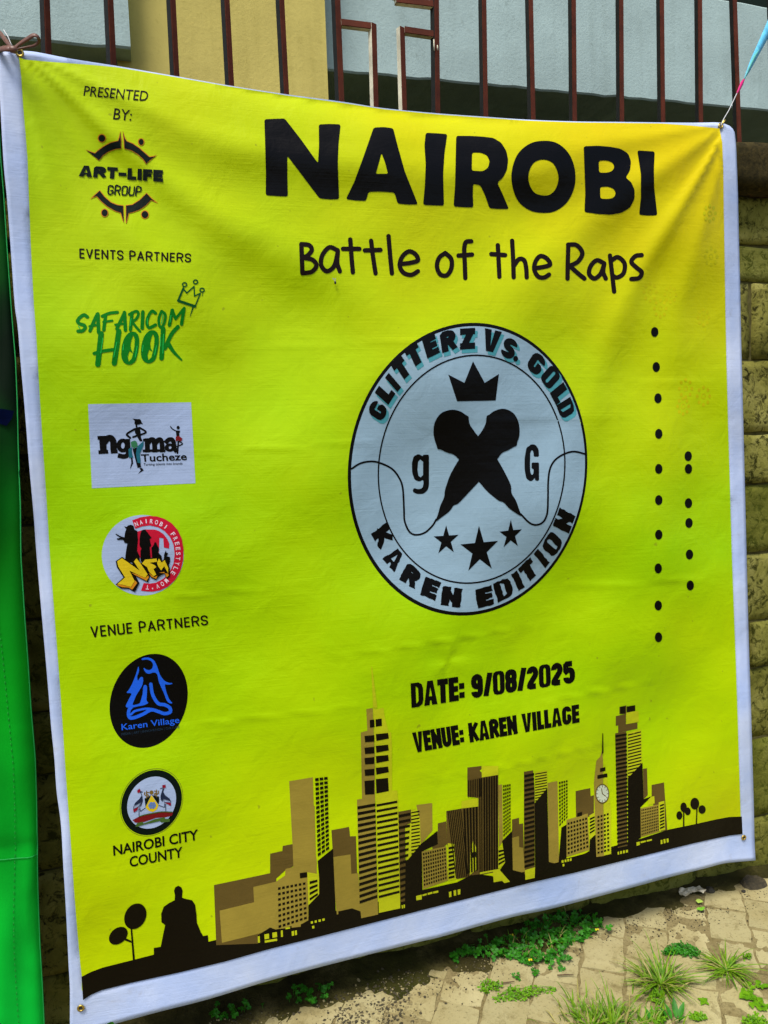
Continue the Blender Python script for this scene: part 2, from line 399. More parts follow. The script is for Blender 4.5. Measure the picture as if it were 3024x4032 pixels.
def pen_text(txt, quad, sw=0.12, gap=0.08, wscale=1.0, cap='round', rough=0.0):
    """groups for a line of skeleton letters, laid out in cap-height units and then set into the quad"""
    G, x = [], 0.0; items = []; solid = []
    for ch in txt:
        lines, w = SK[ch]; w = max(w*wscale, sw*1.15) if ch != ' ' else w*wscale
        if ch in 'I.:\'': w = sw*1.08
        if cap != 'round' and ch in 'AVDO0':                 # heavy A, V, D and O are drawn as solid outlines
            t = min(0.40, sw*1.12/w)
            if ch == 'V': o_ = [(0, 1), (t, 1), (.5, .26), (1-t, 1), (1, 1), (.5+t*.52, 0), (.5-t*.52, 0)]; hs = []
            elif ch == 'D': o_ = [(0, 0), (0, 1), (.62, 1), (.9, .91), (1, .74), (1, .26), (.9, .09), (.62, 0)]; m_ = t+.03; hs = [[(t, .15), (t, .85), (m_, .85), (1-t, .76), (1-t, .24), (m_, .15)]]
            elif ch in 'O0': o_ = [(.3, 0), (.7, 0), (.92, .06), (1, .2), (1, .8), (.92, .94), (.7, 1), (.3, 1), (.08, .94), (0, .8), (0, .2), (.08, .06)]; hs = [[(t, .2), (.5, .13), (1-t, .2), (1-t, .8), (.5, .87), (t, .8)]]
            else: o_ = [(0, 0), (t, 0), (t+.055, .19), (1-t-.055, .19), (1-t, 0), (1, 0), (.5+t*.52, 1), (.5-t*.52, 1)]; hs = [[(.5, .76), (.5-.115, .36), (.5+.115, .36)]]
            solid.append([[(x+px*w, py) for px, py in lp] for lp in [o_]+hs]); x += w+gap; continue
        for ln in lines:
            q = [(x+sw/2+px*(w-sw), sw/2+py*(1-sw)) for px, py in ln]
            if ch in ':.': q = [(x+sw/2, q[0][1]), (x+sw/2, q[0][1]+0.001)]
            items.append((ch, q))
        x += w+gap
    tot = x-gap; f = qmap(quad)
    for lp in solid: G.append(poly(*[[f(u_/tot, v_) for u_, v_ in q_] for q_ in lp]))
    for ch, q in items:
        if ch in 'BCDGOPRSU0258936' and len(q) > 4 and cap != 'round':
            cl = q[0] == q[-1]
            if cl: q = soften(q[:-1], 0.055, 1); q = q+[q[0], q[1]]
            else: q = [q[0]]+soften([q[0]]+q[1:-1]+[q[-1]], 0.055, 1)[2:-2]+[q[-1]]
        elif cap == 'round' and ch in 'BCDGOPRSU': q = smooth_path(q, 3) if len(q) > 3 else q
        if cap != 'round':                                       # slab pen: cut diagonals flat on the two lines
            straight = []
            if ch in 'AVKNYMZ/R' and len(q) <= 5:
                for i in range(len(q)-1): straight.append([q[i], q[i+1]])
            else: straight = [q]
            for s in straight:
                for loops in stroke(s, sw, 'butt' if ch in 'CGS925DO08' else 'square'):
                    lp = [(u, min(1.0, max(0.0, v))) for u, v in loops[0]]
                    lp = [(min(max(u, -0.02), tot+0.02), v) for u, v in lp]
                    m = [f(u/tot, v) for u, v in lp]; G.append([m if area(m) > 0 else m[::-1]])
        else:
            for loops in stroke(q, sw, 'round'):
                lp = loops[0]
                if rough: lp = [(u+random.uniform(-rough, rough), v+random.uniform(-rough, rough)) for u, v in lp]
                m = [f(u/tot, v) for u, v in lp]; G.append([m if area(m) > 0 else m[::-1]])
    return G
_fc = {}
def sans_loops(txt, off=0.0):
    cu = bpy.data.curves.new('t', 'FONT'); cu.body = txt; cu.size = 1; cu.offset = off; cu.resolution_u = 3
    ob = bpy.data.objects.new('t', cu); COL.objects.link(ob)
    dg = bpy.context.evaluated_depsgraph_get(); me = ob.evaluated_get(dg).to_mesh()
    co = [(v.co.x, v.co.y) for v in me.vertices]; he = {}
    key = {}; 
    rid = []
    for c in co:
        k = (round(c[0], 5), round(c[1], 5)); rid.append(key.setdefault(k, len(key)))
    pts = {i: k for k, i in key.items()}
    E = set()
    for p in me.polygons:
        vs_ = [rid[i] for i in p.vertices]
        if sum(pts[vs_[i]][0]*pts[vs_[(i+1) % len(vs_)]][1]-pts[vs_[(i+1) % len(vs_)]][0]*pts[vs_[i]][1] for i in range(len(vs_))) < 0: vs_ = vs_[::-1]
        for a, b in zip(vs_, vs_[1:]+vs_[:1]):
            if a == b: continue
            if (b, a) in E: E.discard((b, a))
            else: E.add((a, b))
    nxt = {}
    for a, b in E: nxt.setdefault(a, []).append(b)
    loops = []
    while nxt:
        s = next(iter(nxt)); lp = [s]; c = s
        while True:
            if c not in nxt: break
            d = nxt[c].pop()
            if not nxt[c]: del nxt[c]
            if d == s: break
            lp.append(d); c = d
        if len(lp) > 2: loops.append([pts[i] for i in lp])
    ob.evaluated_get(dg).to_mesh_clear(); bpy.data.objects.remove(ob); bpy.data.curves.remove(cu)
    return loops
CAPH = max(p[1] for q in sans_loops('H') for p in q)
def sans(txt, quad, off=0.0):
    L = sans_loops(txt, off); xs = [p[0] for q in L for p in q]; x0, x1 = min(xs), max(xs); f = qmap(quad)
    out = []
    for q in L: out.append([f((u-x0)/(x1-x0), v/CAPH) for u, v in q])
    # baseline up in text is down in pixels: the map mirrors, flip every loop alike
    return [[q[::-1] for q in out]]

INK = dict(black=ink('black', (0.0018, 0.0016, 0.0018), 0.30), brown=ink('brown_black', (0.008, 0.0025, 0.002), 0.34))
GREEN = ink('brush_green', (0.0005, 0.165, 0.006)); DGREEN = ink('dark_green', (0.001, 0.075, 0.012)); WHITEP = ink('white', (0.33, 0.42, 0.62)); PALE = ink('pale_blue', (0.26, 0.39, 0.49))
TEAL = ink('teal', (0.06, 0.27, 0.32)); REDP = ink('crimson', (0.48, 0.006, 0.03)); BLUEP = ink('royal_blue', (0.012, 0.11, 0.72)); ORANGE = ink('orange', (0.55, 0.22, 0.01))
TANP = ink('tan', (0.27, 0.205, 0.030), 0.42, 0.12); OLIVE = ink('olive_brown', (0.100, 0.066, 0.014), 0.42, 0.12); SKYB = ink('skyline_black', (0.004, 0.0026, 0.001), 0.36); LIT = ink('lit_yellow', (0.44, 0.48, 0.008)); PALEB = ink('near_black_green', (0.0008, 0.005, 0.003))
GOLDP = ink('gold', (0.62, 0.46, 0.01)); PINK = ink('pink_white', (0.72, 0.55, 0.66)); TEALB = ink('petrol', (0.01, 0.11, 0.16)); DRED = ink('dark_red', (0.16, 0.006, 0.008)); FAINT = ink('faint_blue', (0.012, 0.03, 0.055))
BLACK, BROWN = INK['black'], INK['brown']

# the printed yellow ground
yel = [(74, 224), (96, 234), (181, 242), (290, 250), (380, 257), (456, 264), (688, 303), (893, 339), (1130, 376), (1349, 405), (1512, 430), (1731, 451), (1913, 464), (2077, 475), (2268, 482), (2455, 484), (2606, 486), (2720, 494), (2800, 502), (2833, 506)]
yel += [(2844, 561), (2848, 663), (2850, 825), (2853, 988), (2856, 1192), (2860, 1400), (2867, 1666), (2873, 1870), (2881, 2154), (2889, 2385), (2897, 2588), (2905, 2832), (2910, 3003), (2917, 3215), (2920, 3250)]
blk_bot = [(2924, 3284), (2873, 3290), (2824, 3300), (2737, 3319), (2498, 3378), (2259, 3437), (2099, 3473), (1700, 3574), (1280, 3682), (1064, 3736), (883, 3787), (702, 3830), (521, 3869), (400, 3899), (358, 3917), (327, 3938)]
blk_top = [(321, 3846), (358, 3827), (407, 3809), (527, 3779), (605, 3759), (884, 3693), (1000, 3668), (1280, 3595), (1500, 3548), (1700, 3510), (2000, 3440), (2300, 3362), (2500, 3310), (2630, 3267), (2737, 3245), (2817, 3227), (2869, 3217), (2921, 3215)]
yel += [(x, y-14) for x, y in blk_bot[1:-1]][::1]
yel += [(322, 3900), (322, 3850), (316, 3798), (304, 3668), (291, 3506), (278, 3312), (259, 3053), (240, 2762), (228, 2600), (197, 2200), (183, 1968), (169, 1765), (156, 1561), (142, 1313), (133, 1200), (122, 991), (114, 788), (108, 625), (100, 524), (91, 422), (83, 300), (77, 250)]
YELLOW_OUT = yel
# sheet -------------------------------------------------------------
top_e = [(-12, 214), (20, 202), (50, 198), (91, 200), (145, 205), (273, 230), (456, 259), (688, 299), (893, 335), (1130, 372), (1349, 401), (1512, 426), (1731, 447), (1913, 460), (2077, 471), (2268, 478), (2455, 480), (2606, 482), (2733, 483), (2824, 482), (2852, 487), (2880, 500), (2893, 522)]
rgt_e = [(2893, 522), (2899, 581), (2905, 744), (2909, 907), (2914, 1110), (2918, 1314), (2928, 1707), (2940, 2195), (2948, 2507), (2956, 2751), (2962, 2954), (2968, 3166), (2971, 3308), (2975, 3388)]
bot_e = [(276, 4095), (330, 4068), (443, 4034), (638, 3981), (815, 3936), (1059, 3862), (1313, 3794), (1650, 3709), (1732, 3690), (2013, 3612), (2179, 3576), (2498, 3492), (2640, 3453), (2773, 3420), (2845, 3401), (2900, 3394), (2975, 3388)]
lft_e = [(-12, 214), (-8, 300), (0, 395), (8, 544), (16, 666), (28, 788), (43, 991), (58, 1200), (70, 1290), (81, 1426), (97, 1607), (115, 1833), (133, 2036), (145, 2200), (180, 2600), (191, 2729), (201, 2859), (214, 2988), (223, 3118), (240, 3247), (249, 3409), (259, 3571), (270, 3798), (275, 3895), (275, 4032), (276, 4095)]
def arcpar(pts, n):
    p = np.array(smooth_path(pts, 5)); s = np.r_[0, np.cumsum(np.linalg.norm(np.diff(p, axis=0), axis=1))]; s /= s[-1]
    t = np.linspace(0, 1, n); return np.stack([np.interp(t, s, p[:, 0]), np.interp(t, s, p[:, 1])], 1)
NX, NY = 170, 190
te, be, le, re_ = arcpar(top_e, NX+1), arcpar(bot_e, NX+1), arcpar(lft_e, NY+1), arcpar(rgt_e, NY+1)
u = np.linspace(0, 1, NX+1)[None, :, None]; v = np.linspace(0, 1, NY+1)[:, None, None]
coons = (1-v)*te[None]+v*be[None]+(1-u)*le[:, None]+u*re_[:, None]-((1-u)*(1-v)*te[0]+u*(1-v)*te[-1]+(1-u)*v*be[0]+u*v*be[-1])
CP = coons.reshape(-1, 2)
fs = [(j*(NX+1)+i, (j+1)*(NX+1)+i, (j+1)*(NX+1)+i+1, j*(NX+1)+i+1) for j in range(NY) for i in range(NX)]
m, n, l, b = newmat('white_vinyl'); vv = pos(n, l); ff = tex_noise(n, l, vv, 6, 5)
hc = ramp(n, l, ff, [(0.3, (0.36, 0.47, 0.76)), (0.7, (0.52, 0.60, 0.80))])
l.new(mixc(n, l, ramp(n, l, tex_noise(n, l, vv, 16, 7, 0.7, 0.6), [(0.60, (0, 0, 0)), (0.80, (0.5, 0.5, 0.5))]), hc, (0.30, 0.28, 0.26)), b.inputs['Base Color']); vinyl(n, l, b, 0.4)
SHEETM = m
SP_IN = inside([poly(YELLOW_OUT)], CP); SP = surf(CP, np.where(SP_IN, -0.006, -0.0012))
sheet = link_mesh('sheet', SP, fs, SHEETM, BAN, True)
so = sheet.modifiers.new('thickness', 'SOLIDIFY'); so.thickness = 0.0012; so.offset = -1
sheet['label'] = 'white vinyl sheet with plain border'
m, n, l, b = newmat('print_yellow_green'); vv = pos(n, l)
sep = n.new('ShaderNodeSeparateXYZ'); g = n.new('ShaderNodeNewGeometry'); l.new(g.outputs['Position'], sep.inputs[0])
def mth(n, l, op, a, bb):
    q = n.new('ShaderNodeMath'); q.operation = op
    for i, z in enumerate((a, bb)):
        if hasattr(z, 'links'): l.new(z, q.inputs[i])
        else: q.inputs[i].default_value = z
    return q.outputs[0]
nz = tex_noise(n, l, vv, 2.2, 4, 0.5); nz2 = tex_noise(n, l, vv, 11, 5, 0.6)
# the print itself runs from lime at the middle to warmer yellow at top right and along the foot
gx = mth(n, l, 'MULTIPLY', sep.outputs['X'], 0.42); gz = mth(n, l, 'MULTIPLY', mth(n, l, 'ABSOLUTE', mth(n, l, 'SUBTRACT', sep.outputs['Z'], 1.15), 0.0), 0.62)
ff = mth(n, l, 'ADD', mth(n, l, 'ADD', mth(n, l, 'MULTIPLY', gx, mth(n, l, 'MAXIMUM', mth(n, l, 'SUBTRACT', sep.outputs['Z'], 1.0), 0.0)), mth(n, l, 'MULTIPLY', gz, 0.55)), mth(n, l, 'MULTIPLY', mth(n, l, 'SUBTRACT', nz, 0.5), 0.5))
base = ramp(n, l, ff, [(0.0, (0.29, 0.57, 0.000)), (0.30, (0.46, 0.60, 0.000)), (0.80, (0.64, 0.50, 0.000))])
l.new(mixc(n, l, ramp(n, l, tex_noise(n, l, vv, 55, 2, 0.4), [(0.76, (0, 0, 0)), (0.79, (0.5, 0.5, 0.5))]), mixc(n, l, mth(n, l, 'MULTIPLY', nz2, 0.14), base, (0.44, 0.50, 0.0)), (0.20, 0.20, 0.01)), b.inputs['Base Color']); vinyl(n, l, b, 0.36)
YEL = m
panel = prnt('printed_ground', [poly(yel)], YEL, 0.4, grid=20, label='lime and yellow printed ground')

# ================================================================== the print
# ---- sponsor column
A = T(250, 300, .3918)
prnt('printed_lettering', sans('PRESENTED', A([(200, 195), (842, 249), (858, 151), (214, 97)]), 0.004), BROWN, 2, split='letter', label='PRESENTED in slanted brown capitals')
prnt('printed_lettering', sans('BY:', A([(497, 432), (680, 446), (694, 345), (514, 321)]), 0.004), BROWN, 2, split='letter', label='BY: in slanted brown capitals')
arcs = [[(222, 737), (268, 752), (315, 768), (345, 740), (400, 700), (470, 662), (545, 645), (556, 610), (572, 548), (584, 640), (583, 730), (520, 738), (450, 765), (400, 800), (357, 852)],
        [(595, 545), (620, 615), (640, 648), (700, 672), (770, 720), (820, 765), (865, 805), (905, 800), (940, 792), (870, 850), (832, 885), (790, 830), (740, 785), (680, 750), (607, 728), (600, 640)],
        [(365, 1143), (420, 1210), (480, 1262), (540, 1287), (605, 1297), (607, 1475), (588, 1440), (570, 1375), (520, 1360), (440, 1315), (380, 1265), (330, 1210), (295, 1222), (262, 1240), (310, 1190)],
        [(622, 1295), (690, 1285), (760, 1240), (835, 1170), (895, 1230), (955, 1280), (918, 1265), (880, 1250), (835, 1300), (770, 1345), (705, 1370), (660, 1380), (648, 1430), (635, 1475), (624, 1475)]]
dots = [(385, 623, 43, 44), (780, 660, 34, 38), (413, 1372, 39, 43), (818, 1390, 42, 44)]
def inset(pts, d):
    p = [np.array(q, float) for q in (pts if area(pts) > 0 else pts[::-1])]; o = []
    for i in range(len(p)):
        a, b_, c = p[i-1], p[i], p[(i+1) % len(p)]
        e = (b_-a)/np.linalg.norm(b_-a); f = (c-b_)/np.linalg.norm(c-b_)
        nn = np.array([-e[1]-f[1], e[0]+f[0]]); nn /= np.linalg.norm(nn)+1e-9; o.append(tuple(b_+nn*d))
    return o
lg = prnt('printed_logo', [poly(A(q)) for q in arcs]+[poly(A(ellipse(x, y, a, c, 28))) for x, y, a, c in dots], ORANGE, 2, label='orange outlined ring of four arms and dots', split='logo_outline')[0].parent
prnt('logo_fill', [poly(inset(A(q), 3.2)) for q in arcs]+[poly(A(ellipse(x, y, a-9, c-9, 28))) for x, y, a, c in dots], PALEB, 3, lg, split='logo_fill')
prnt('logo_lettering', pen_text('ART-LIFE', A([(152, 1005), (1000, 1062), (1000, 944), (165, 895)]), 0.30, 0.07, 1.55, 'square'), PALEB, 3, lg)
prnt('logo_lettering', pen_text('GROUP', A([(440, 1190), (775, 1208), (790, 1108), (447, 1092)]), 0.15, 0.09, 1.1, 'round', 0.02), PALEB, 3, lg)
Bz = T(250, 940, .3918)
prnt('printed_lettering', pen_text('EVENTS PARTNERS', Bz([(160, 197), (1280, 237), (1283, 148), (158, 97)]), 0.15, 0.15, 1.15), BROWN, 2, split='letter', label='EVENTS PARTNERS in thin rounded capitals')
S = []
def st(pts, w, sm=True, **k):
    global S
    S += strokes([Bz(pts)], w*.3918, sm, **k)
st([(240, 785), (205, 765), (165, 790), (140, 828), (165, 855), (205, 868), (217, 893), (190, 925), (145, 928)], 34)
st([(265, 925), (300, 840), (338, 758)], 34); st([(345, 755), (352, 940)], 36); st([(262, 880), (345, 862)], 24)
st([(422, 770), (404, 915)], 34); st([(388, 778), (460, 748), (542, 738)], 30); st([(400, 836), (490, 822)], 22)
st([(535, 905), (612, 745)], 34); st([(612, 740), (622, 918)], 36); st([(520, 864), (618, 850)], 22)
st([(688, 745), (672, 915)], 34); st([(660, 760), (730, 728), (753, 755), (728, 808), (685, 832)], 28); st([(690, 835), (725, 880), (768, 930)], 26)
st([(797, 735), (790, 898)], 36); st([(925, 748), (890, 728), (852, 780), (838, 850), (862, 893), (925, 865)], 32)
st([(985, 728), (958, 800), (962, 868), (985, 888), (1014, 840), (1022, 762), (985, 728)], 28)
st([(1064, 868), (1094, 718)], 36); st([(1094, 718), (1126, 805)], 28, False); st([(1126, 805), (1210, 700)], 28, False); st([(1212, 700), (1186, 858)], 34)
st([(378, 955), (345, 1262)], 56); st([(556, 930), (510, 1250)], 54); st([(308, 1152), (400, 1128), (500, 1114)], 34)
ho = [(690, 930), (650, 945), (608, 1000), (585, 1080), (578, 1170), (590, 1225), (625, 1260), (670, 1270), (725, 1235), (748, 1150), (762, 1050), (758, 980), (735, 940)]
hi_ = [(700, 968), (684, 1010), (672, 1065), (678, 1110), (697, 1146), (662, 1128), (645, 1180), (655, 1235), (685, 1205), (702, 1140), (713, 1080), (716, 1010)]
for dx, dy in ((0, 0), (198, -14)):
    S.append(poly(soften(Bz([(x+dx, y+dy) for x, y in ho]), 6, 2), Bz([(x+dx, y+dy) for x, y in hi_])))
st([(1002, 905), (985, 1200)], 48); st([(1150, 885), (1095, 945), (1055, 1020), (1020, 1100)], 40); st([(1050, 1050), (1110, 1140), (1185, 1216)], 46, True, taper=0.4)
hk = prnt('printed_logo', S, GREEN, 2, label='SAFARICOM HOOK in green brush lettering', split='brush_letter')[0].parent
lines = [[(395, 1000), (375, 1150)], [(535, 1040), (505, 1190)], [(605, 1060), (598, 1120)], [(740, 1080), (722, 1190)], [(800, 1070), (795, 1130)], [(935, 1075), (915, 1170)], [(1005, 960), (998, 1150)], [(975, 990), (972, 1080)], [(150, 880), (165, 900)], [(1000, 760), (985, 850)], [(1080, 770), (1070, 840)], [(680, 800), (668, 880)], [(842, 800), (845, 860)]]
prnt('brush_streaks', strokes([Bz(q) for q in lines], 5.5*.3918*1.6, False), ink('streak_green', (0.01, 0.42, 0.06)), 3, hk)['kind'] = 'stuff'
cr = []
for x, y in ((1217, 460), (1327, 433), (1393, 515)): cr.append(ring(Bz(ellipse(x, y, 28, 26, 20)), Bz(ellipse(x, y, 15, 13, 20))))
cr += strokes([Bz([(1200, 498), (1240, 545), (1312, 478), (1316, 575), (1375, 548), (1325, 672)])], 13*.3918, False)
cr += strokes([Bz([(1205, 495), (1152, 622)])], 20*.3918, False)+strokes([Bz([(1152, 622), (1322, 680)])], 26*.3918, False)+strokes([Bz([(1302, 688), (1272, 780)])], 16*.3918, False, taper=0.3)+strokes([Bz([(1403, 540), (1394, 572)])], 6*.3918, False)
prnt('logo_crown', cr, DGREEN, 2, hk)

Cz = T(300, 1540, .36166)
wr = prnt('printed_logo', [poly(Cz([(130, 143), (1250, 122), (1298, 1003), (172, 1057)]))], WHITEP, 1, label='white card with ngoma Tucheze lettering and dancers')
k = .36166; g = []
def cs(pts, w, cap='square'):
    return strokes([Cz(pts)], w*k, len(pts) > 2, cap=cap)
g += cs([(286, 525), (296, 640)], 74)+cs([(252, 508), (270, 507)], 40)+cs([(262, 664), (328, 661)], 40)+cs([(305, 560), (335, 520), (375, 512), (402, 545), (406, 610), (408, 640)], 70)+cs([(395, 660), (432, 658)], 38)
g += [ring(Cz(ellipse(508, 592, 70, 76, 30)), Cz(ellipse(508, 592, 20, 34, 20)))]+cs([(562, 545), (566, 660), (550, 702), (515, 712), (478, 705)], 50)
g += cs([(772, 540), (776, 640)], 54)+cs([(742, 532), (752, 532)], 30)+cs([(785, 560), (812, 530), (842, 535), (852, 580), (856, 640)], 54)+cs([(868, 560), (895, 530), (922, 535), (934, 580), (938, 640)], 52)+cs([(738, 650), (958, 645)], 28)
g += cs([(985, 548), (1010, 528), (1045, 530), (1064, 570), (1068, 620), (1082, 642)], 48)+[ring(Cz(ellipse(1020, 614, 56, 46, 26)), Cz(ellipse(1022, 614, 16, 16, 16)))]
g += sans('Tucheze', Cz([(708, 768), (1207, 748), (1200, 672), (702, 690)]), 0.02)
g += sans('Turning talents into brands', Cz([(733, 811), (1157, 799), (1157, 774), (733, 784)]), 0.004)
# dancer with cap and drum, small dancer
g += [poly(soften(Cz([(605, 297), (660, 306), (700, 303), (712, 340), (733, 365), (700, 352), (690, 366), (650, 366), (630, 350), (640, 320)]), 4, 1))]+cs([(652, 360), (660, 400)], 18, 'round')
g += [poly(Cz([(630, 405), (690, 388), (700, 440), (704, 500), (722, 545), (690, 545), (660, 490), (640, 455)]))]+cs([(638, 412), (552, 468), (588, 508)], 22, 'round')+cs([(692, 398), (758, 445), (695, 478)], 20, 'round')+cs([(618, 500), (660, 486)], 20, 'round')
g += [poly(Cz([(612, 625), (660, 615), (708, 828), (668, 836)]))]+[poly(Cz([(596, 722), (612, 722), (620, 785), (585, 852), (600, 780)]))]+[poly(Cz([(690, 838), (716, 834), (735, 862), (672, 902), (702, 864)]))]
g += [poly(Cz(ellipse(1110, 397, 17, 20, 20))), poly(Cz([(1083, 428), (1132, 430), (1122, 462), (1124, 492), (1092, 492)]))]+cs([(1090, 434), (1048, 412), (1026, 385)], 11, 'round')+cs([(1112, 548), (1102, 675)], 18, 'round')+cs([(1124, 548), (1156, 575), (1096, 604)], 12, 'round')
prnt('logo_lettering', g, BLACK, 2, wr)
prnt('logo_drum', [poly(Cz([(595, 552), (640, 537), (660, 555), (672, 615), (650, 604), (632, 630), (618, 606), (600, 612)]))], ink('drum_green', (0.03, 0.16, 0.07)), 3, wr)
prnt('logo_trousers', [poly(Cz([(665, 602), (735, 543), (732, 592), (692, 680), (702, 785), (668, 780), (650, 680)])), poly(Cz([(568, 632), (606, 610), (606, 670), (622, 722), (574, 727)]))], TEALB, 3, wr)
prnt('logo_skirt', [poly(Cz([(1085, 495), (1115, 487), (1157, 515), (1145, 547), (1110, 535), (1082, 548)]))], DRED, 3, wr)

Dz = T(300, 1980, .36166)
nf = prnt('printed_logo', [poly(Dz(ellipse(725, 570, 446, 438, 60)))], WHITEP, 1, label='white round badge with red arc and yellow NFM letters')
arc_o = [(610, 190), (700, 157), (800, 142), (880, 148), (965, 175), (1040, 222), (1105, 295), (1150, 390), (1168, 500), (1164, 620), (1135, 735), (1080, 835), (1000, 910), (915, 952), (830, 967), (765, 964), (705, 957)]
arc_i = [(735, 872), (800, 880), (870, 868), (950, 825), (1020, 750), (1060, 660), (1072, 555), (1060, 455), (1020, 370), (960, 305), (890, 265), (800, 246), (720, 255), (645, 282)]
band = prnt('logo_band', [poly(Dz(arc_o+arc_i)), poly(Dz([(660, 315), (740, 290), (850, 290), (900, 305), (950, 340), (990, 390), (1013, 440), (1010, 497), (975, 490), (955, 485), (948, 385), (905, 380), (900, 540), (815, 600), (665, 600)]))], REDP, 2, nf)
mid = smooth_path([(640, 262), (720, 232), (800, 222), (890, 240), (970, 285), (1040, 360), (1078, 450), (1088, 560), (1074, 670), (1030, 760), (960, 840), (880, 885), (800, 897), (750, 895)], 8)
def path_text(txt, path, h, fmap, widths=None, fill=0.62, off=0.02):
    p = np.array(path); s = np.r_[0, np.cumsum(np.linalg.norm(np.diff(p, axis=0), axis=1))]
    at = lambda d: np.array([np.interp(d, s, p[:, 0]), np.interp(d, s, p[:, 1])])
    G = []; n_ = len(txt); step = s[-1]/n_
    for i, ch in enumerate(txt):
        if ch == ' ': continue
        w = step*fill*(0.35 if ch in "I'." else 1)
        a, c = at(step*(i+.5)-w/2), at(step*(i+.5)+w/2); d = (c-a)/np.linalg.norm(c-a); nn = np.array([d[1], -d[0]])
        if ch in "I'.":
            e = nn*h*(0.65 if ch == "'" else 0); G.append(poly(fmap([tuple(a+e), tuple(c+e), tuple(c+nn*h), tuple(a+nn*h)]))); continue
        G += sans(ch, fmap([tuple(a), tuple(c), tuple(c+nn*h), tuple(a+nn*h)]), off)
    return G
prnt('logo_lettering', path_text("NAIROBI FREESTYLE MOV'T", mid, 46, Dz), PINK, 3, nf)
prnt('logo_silhouettes', [poly(Dz(q)) for q in (
    [(520, 253), (548, 262), (565, 245), (595, 238), (625, 250), (632, 290), (665, 305), (672, 400), (662, 520), (690, 580), (690, 660), (530, 640), (540, 540), (557, 440), (525, 435), (512, 402), (445, 402), (440, 388), (480, 378), (430, 347), (434, 335), (482, 362), (525, 376), (532, 320), (545, 285)],
    [(700, 330), (715, 297), (750, 290), (775, 320), (822, 382), (800, 392), (815, 470), (800, 482), (806, 560), (815, 640), (700, 640), (700, 520), (712, 500), (690, 470), (690, 390)],
    [(850, 430), (870, 430), (882, 462), (902, 500), (892, 540), (930, 580), (935, 640), (830, 640), (822, 530), (818, 490), (845, 460)],
    [(975, 518), (985, 545), (1002, 545), (985, 582), (1022, 590), (1022, 640), (1000, 700), (950, 640), (958, 560)])], BLACK, 3, nf)
blk = [[(430, 635), (500, 588), (612, 668), (608, 618), (662, 586), (695, 640), (792, 770), (802, 800), (782, 866), (650, 800), (688, 872), (638, 972), (575, 937), (490, 932), (428, 890), (515, 812), (443, 700)],
       [(700, 660), (748, 604), (885, 594), (900, 585), (938, 630), (968, 600), (1018, 700), (1022, 800), (985, 830), (960, 770), (905, 800), (868, 842), (815, 815), (770, 740)]]
nb = prnt('logo_initials', [poly(Dz(q)) for q in blk], SKYB, 4, nf)
prnt('initials_shade', [poly(Dz(q)) for q in ([(436, 893), (500, 880), (640, 845), (664, 872), (610, 945), (570, 922), (500, 918)], [(600, 760), (760, 810), (785, 790), (790, 812), (765, 848), (640, 785)], [(790, 762), (850, 808), (885, 792), (872, 828), (820, 806)], [(900, 760), (1000, 770), (1008, 790), (985, 812), (958, 752)])], ORANGE, 5, nf)
prnt('initials_fill', [poly(Dz(q)) for q in ([(446, 636), (498, 602), (560, 645), (690, 737), (628, 640), (657, 604), (702, 662), (778, 778), (752, 815), (680, 785), (580, 738), (636, 850), (596, 915), (500, 890), (448, 884), (532, 812), (458, 692)],
    [(715, 660), (752, 618), (876, 606), (880, 640), (800, 652), (858, 680), (872, 698), (842, 722), (872, 782), (842, 800), (792, 748), (772, 700)],
    [(880, 650), (900, 606), (932, 652), (962, 622), (1002, 708), (1000, 765), (958, 690), (925, 735), (892, 690)])], GOLDP, 6, nf)
prnt('printed_lettering', pen_text('VENUE PARTNERS', Dz([(165, 1470), (1437, 1330), (1428, 1222), (152, 1345)]), 0.15, 0.15, 1.15), BROWN, 2, split='letter', label='VENUE PARTNERS in thin rounded capitals')

Ez = T(350, 2500, .33153)
kv = prnt('printed_logo', [poly(Ez(ellipse(710, 783, 0, 0, 70, (463, -45), (35, -557))))], BLACK, 1, label='black disc with blue seated figure and Karen Village')
g = [poly(soften(Ez([(617, 290), (650, 268), (720, 268), (775, 300), (810, 370), (845, 480), (900, 550), (960, 572), (1000, 570), (980, 588), (930, 592), (897, 582), (920, 680), (955, 770), (1000, 815), (960, 815), (925, 785), (890, 690), (830, 560), (812, 460), (770, 440), (720, 465), (680, 455), (650, 410), (650, 385), (690, 420), (740, 415), (765, 370), (755, 320), (700, 290), (640, 298)]), 5, 2)),
     poly(soften(Ez([(590, 362), (597, 440), (570, 490), (582, 555), (602, 510), (630, 492), (648, 520), (635, 600), (560, 720), (512, 838), (605, 818), (640, 700), (645, 610), (665, 588), (692, 605), (690, 690), (682, 788), (715, 805), (660, 835), (560, 852), (500, 870), (430, 858), (470, 770), (515, 690), (438, 690), (470, 660), (510, 590), (555, 480)]), 5, 2))]
g += strokes([Ez([(735, 585), (752, 690), (785, 765), (830, 818), (900, 830), (960, 865), (965, 915), (900, 935), (830, 912), (740, 890), (640, 942), (540, 982), (490, 985), (470, 950), (478, 890), (500, 862)])], 40*.33153)
g += strokes([Ez([(500, 945), (540, 908), (600, 890), (680, 876), (745, 880)])], 26*.33153)
prnt('logo_figure', g, BLUEP, 2, kv)
prnt('logo_lettering', sans('Karen Village', Ez([(390, 1132), (1078, 1042), (1070, 972), (385, 1060)]), 0.008), BLUEP, 2, kv)
prnt('logo_lettering', sans('MEDIA | ART | INNOVATION | CULTURE', Ez([(388, 1195), (1078, 1104), (1072, 1078), (386, 1168)]), 0.0), FAINT, 2, kv)

